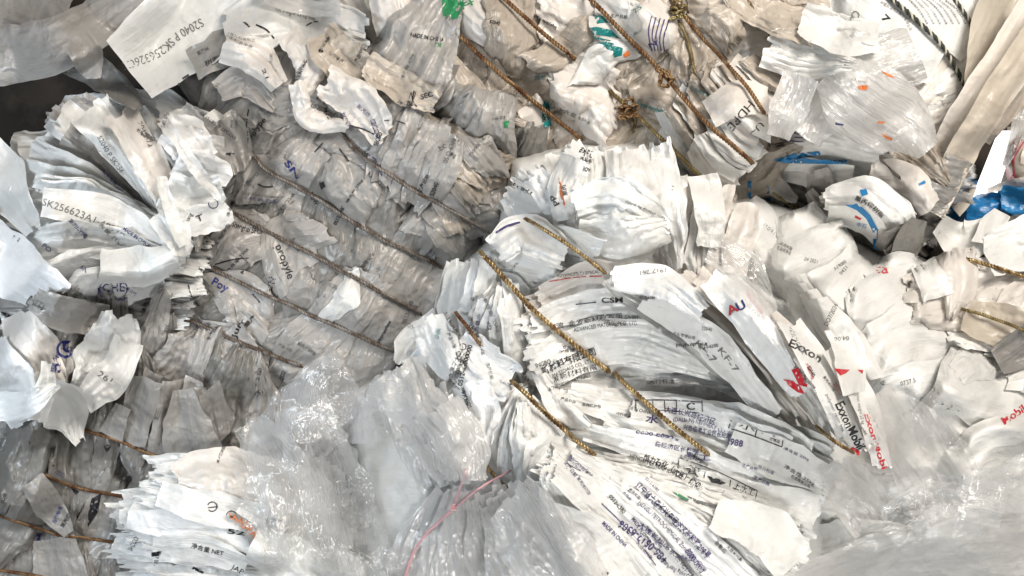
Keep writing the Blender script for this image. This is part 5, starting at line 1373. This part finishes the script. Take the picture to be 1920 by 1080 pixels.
# bag stack bottom left
T('KINGFA', [(416, 974), (444, 982), (478, 1010)], 14, 'ink_orange', bold=.02); T('净含量 NET', [(358, 1026), (384, 1034), (418, 1042)], 11, 'ink', bold=.01); T('JAP', [(432, 1066), (454, 1078)], 10, 'ink')
ring(398, 950, 9, 2, 'ink', 200, 500); Ln([(390, 952), (408, 950)], 2); ring(434, 968, 10, 2, 'ink', 190, 330); B([(432, 966), (444, 970), (440, 974), (430, 970)], 'ink'); T('52', [(426, 1000), (458, 1004)], 9, 'ink', bold=.02)
B([(362, 1062), (382, 1072), (380, 1076), (360, 1067)], 'ink'); B([(284, 1036), (300, 1034), (298, 1042), (284, 1044)], 'ink')
# bottom left bale
B([(194, 838), (204, 832), (208, 838), (200, 850)], 'ink'); B([(98, 872), (108, 868), (106, 880)], 'ink'); T('三', [(102, 886), (120, 896)], 9, 'ink_navy', bold=.03); B([(132, 914), (148, 922), (142, 928)], 'ink')
B([(172, 935), (190, 925), (184, 960), (164, 990), (166, 960)], 'ink'); B([(70, 1002), (77, 1000), (72, 1024), (67, 1022)], 'ink_navy'); T('E', [(296, 788), (302, 772)], 9, 'ink_grey')

# small broken print scattered over the folds, in the phrases the bags carry
rgp = random.Random(77)
SM = ['聚丙烯树脂', '净含量 25kg', 'MADE IN CHINA', '执行标准', '石化有限公司', 'net weight', '合格品', 'SECCO', 'S2040', '生产日期', 'polypropylene', '大连长兴岛', '产品包装', '0512-6380']
def scatter(n, poly, ang, sizes, inks):
    P_ = np.array(poly, float); x0, y0 = P_.min(0); x1, y1 = P_.max(0)
    while n > 0:
        x, y = rgp.uniform(x0, x1), rgp.uniform(y0, y1)
        if not inside(poly, x, y): continue
        n -= 1
        a = math.radians((ang(x, y) if callable(ang) else ang) + rgp.uniform(-14, 14))
        tx = rgp.choice(SM); h = rgp.uniform(*sizes)
        l_ = h * len(tx) * (1.05 if ord(tx[0]) > 0x2e80 else .62)
        dx, dy = math.cos(a) * l_ / 2, math.sin(a) * l_ / 2
        T(tx, [(x - dx, y - dy), (x + dx, y + dy)], h, rgp.choice(inks), bold=rgp.choice([0, .02, .04]))
scatter(26, Ap, -62, (6, 9), ['ink', 'ink_grey', 'ink'])
scatter(10, Ap, 28, (6, 9), ['ink', 'ink_grey'])
scatter(12, [(880, 520), (960, 520), (1020, 720), (840, 760), (820, 640)], 70, (6, 9), ['ink', 'ink_grey'])
scatter(16, [(1040, 750), (1500, 800), (1540, 940), (1250, 900)], 20, (6, 8), ['ink_violet', 'ink_grey', 'ink'])
scatter(16, [(1060, 870), (1240, 900), (1440, 1060), (1160, 1080)], 44, (6, 9), ['ink_violet', 'ink_violet', 'ink'])
scatter(10, [(1400, 560), (1480, 600), (1640, 820), (1560, 800)], 56, (6, 8), ['ink', 'ink_grey', 'ink_red'])
scatter(9, [(1020, 540), (1180, 530), (1400, 660), (1050, 660)], 0, (5, 8), ['ink', 'ink_grey'])
scatter(8, [(700, 20), (1400, 20), (1400, 260), (900, 250)], 20, (6, 9), ['ink', 'ink_teal', 'ink_grey'])
scatter(10, Fp, -70, (6, 10), ['ink', 'ink_navy'])
scatter(8, [(40, 300), (300, 230), (300, 560), (60, 580)], 40, (6, 9), ['ink_grey', 'ink_navy'])
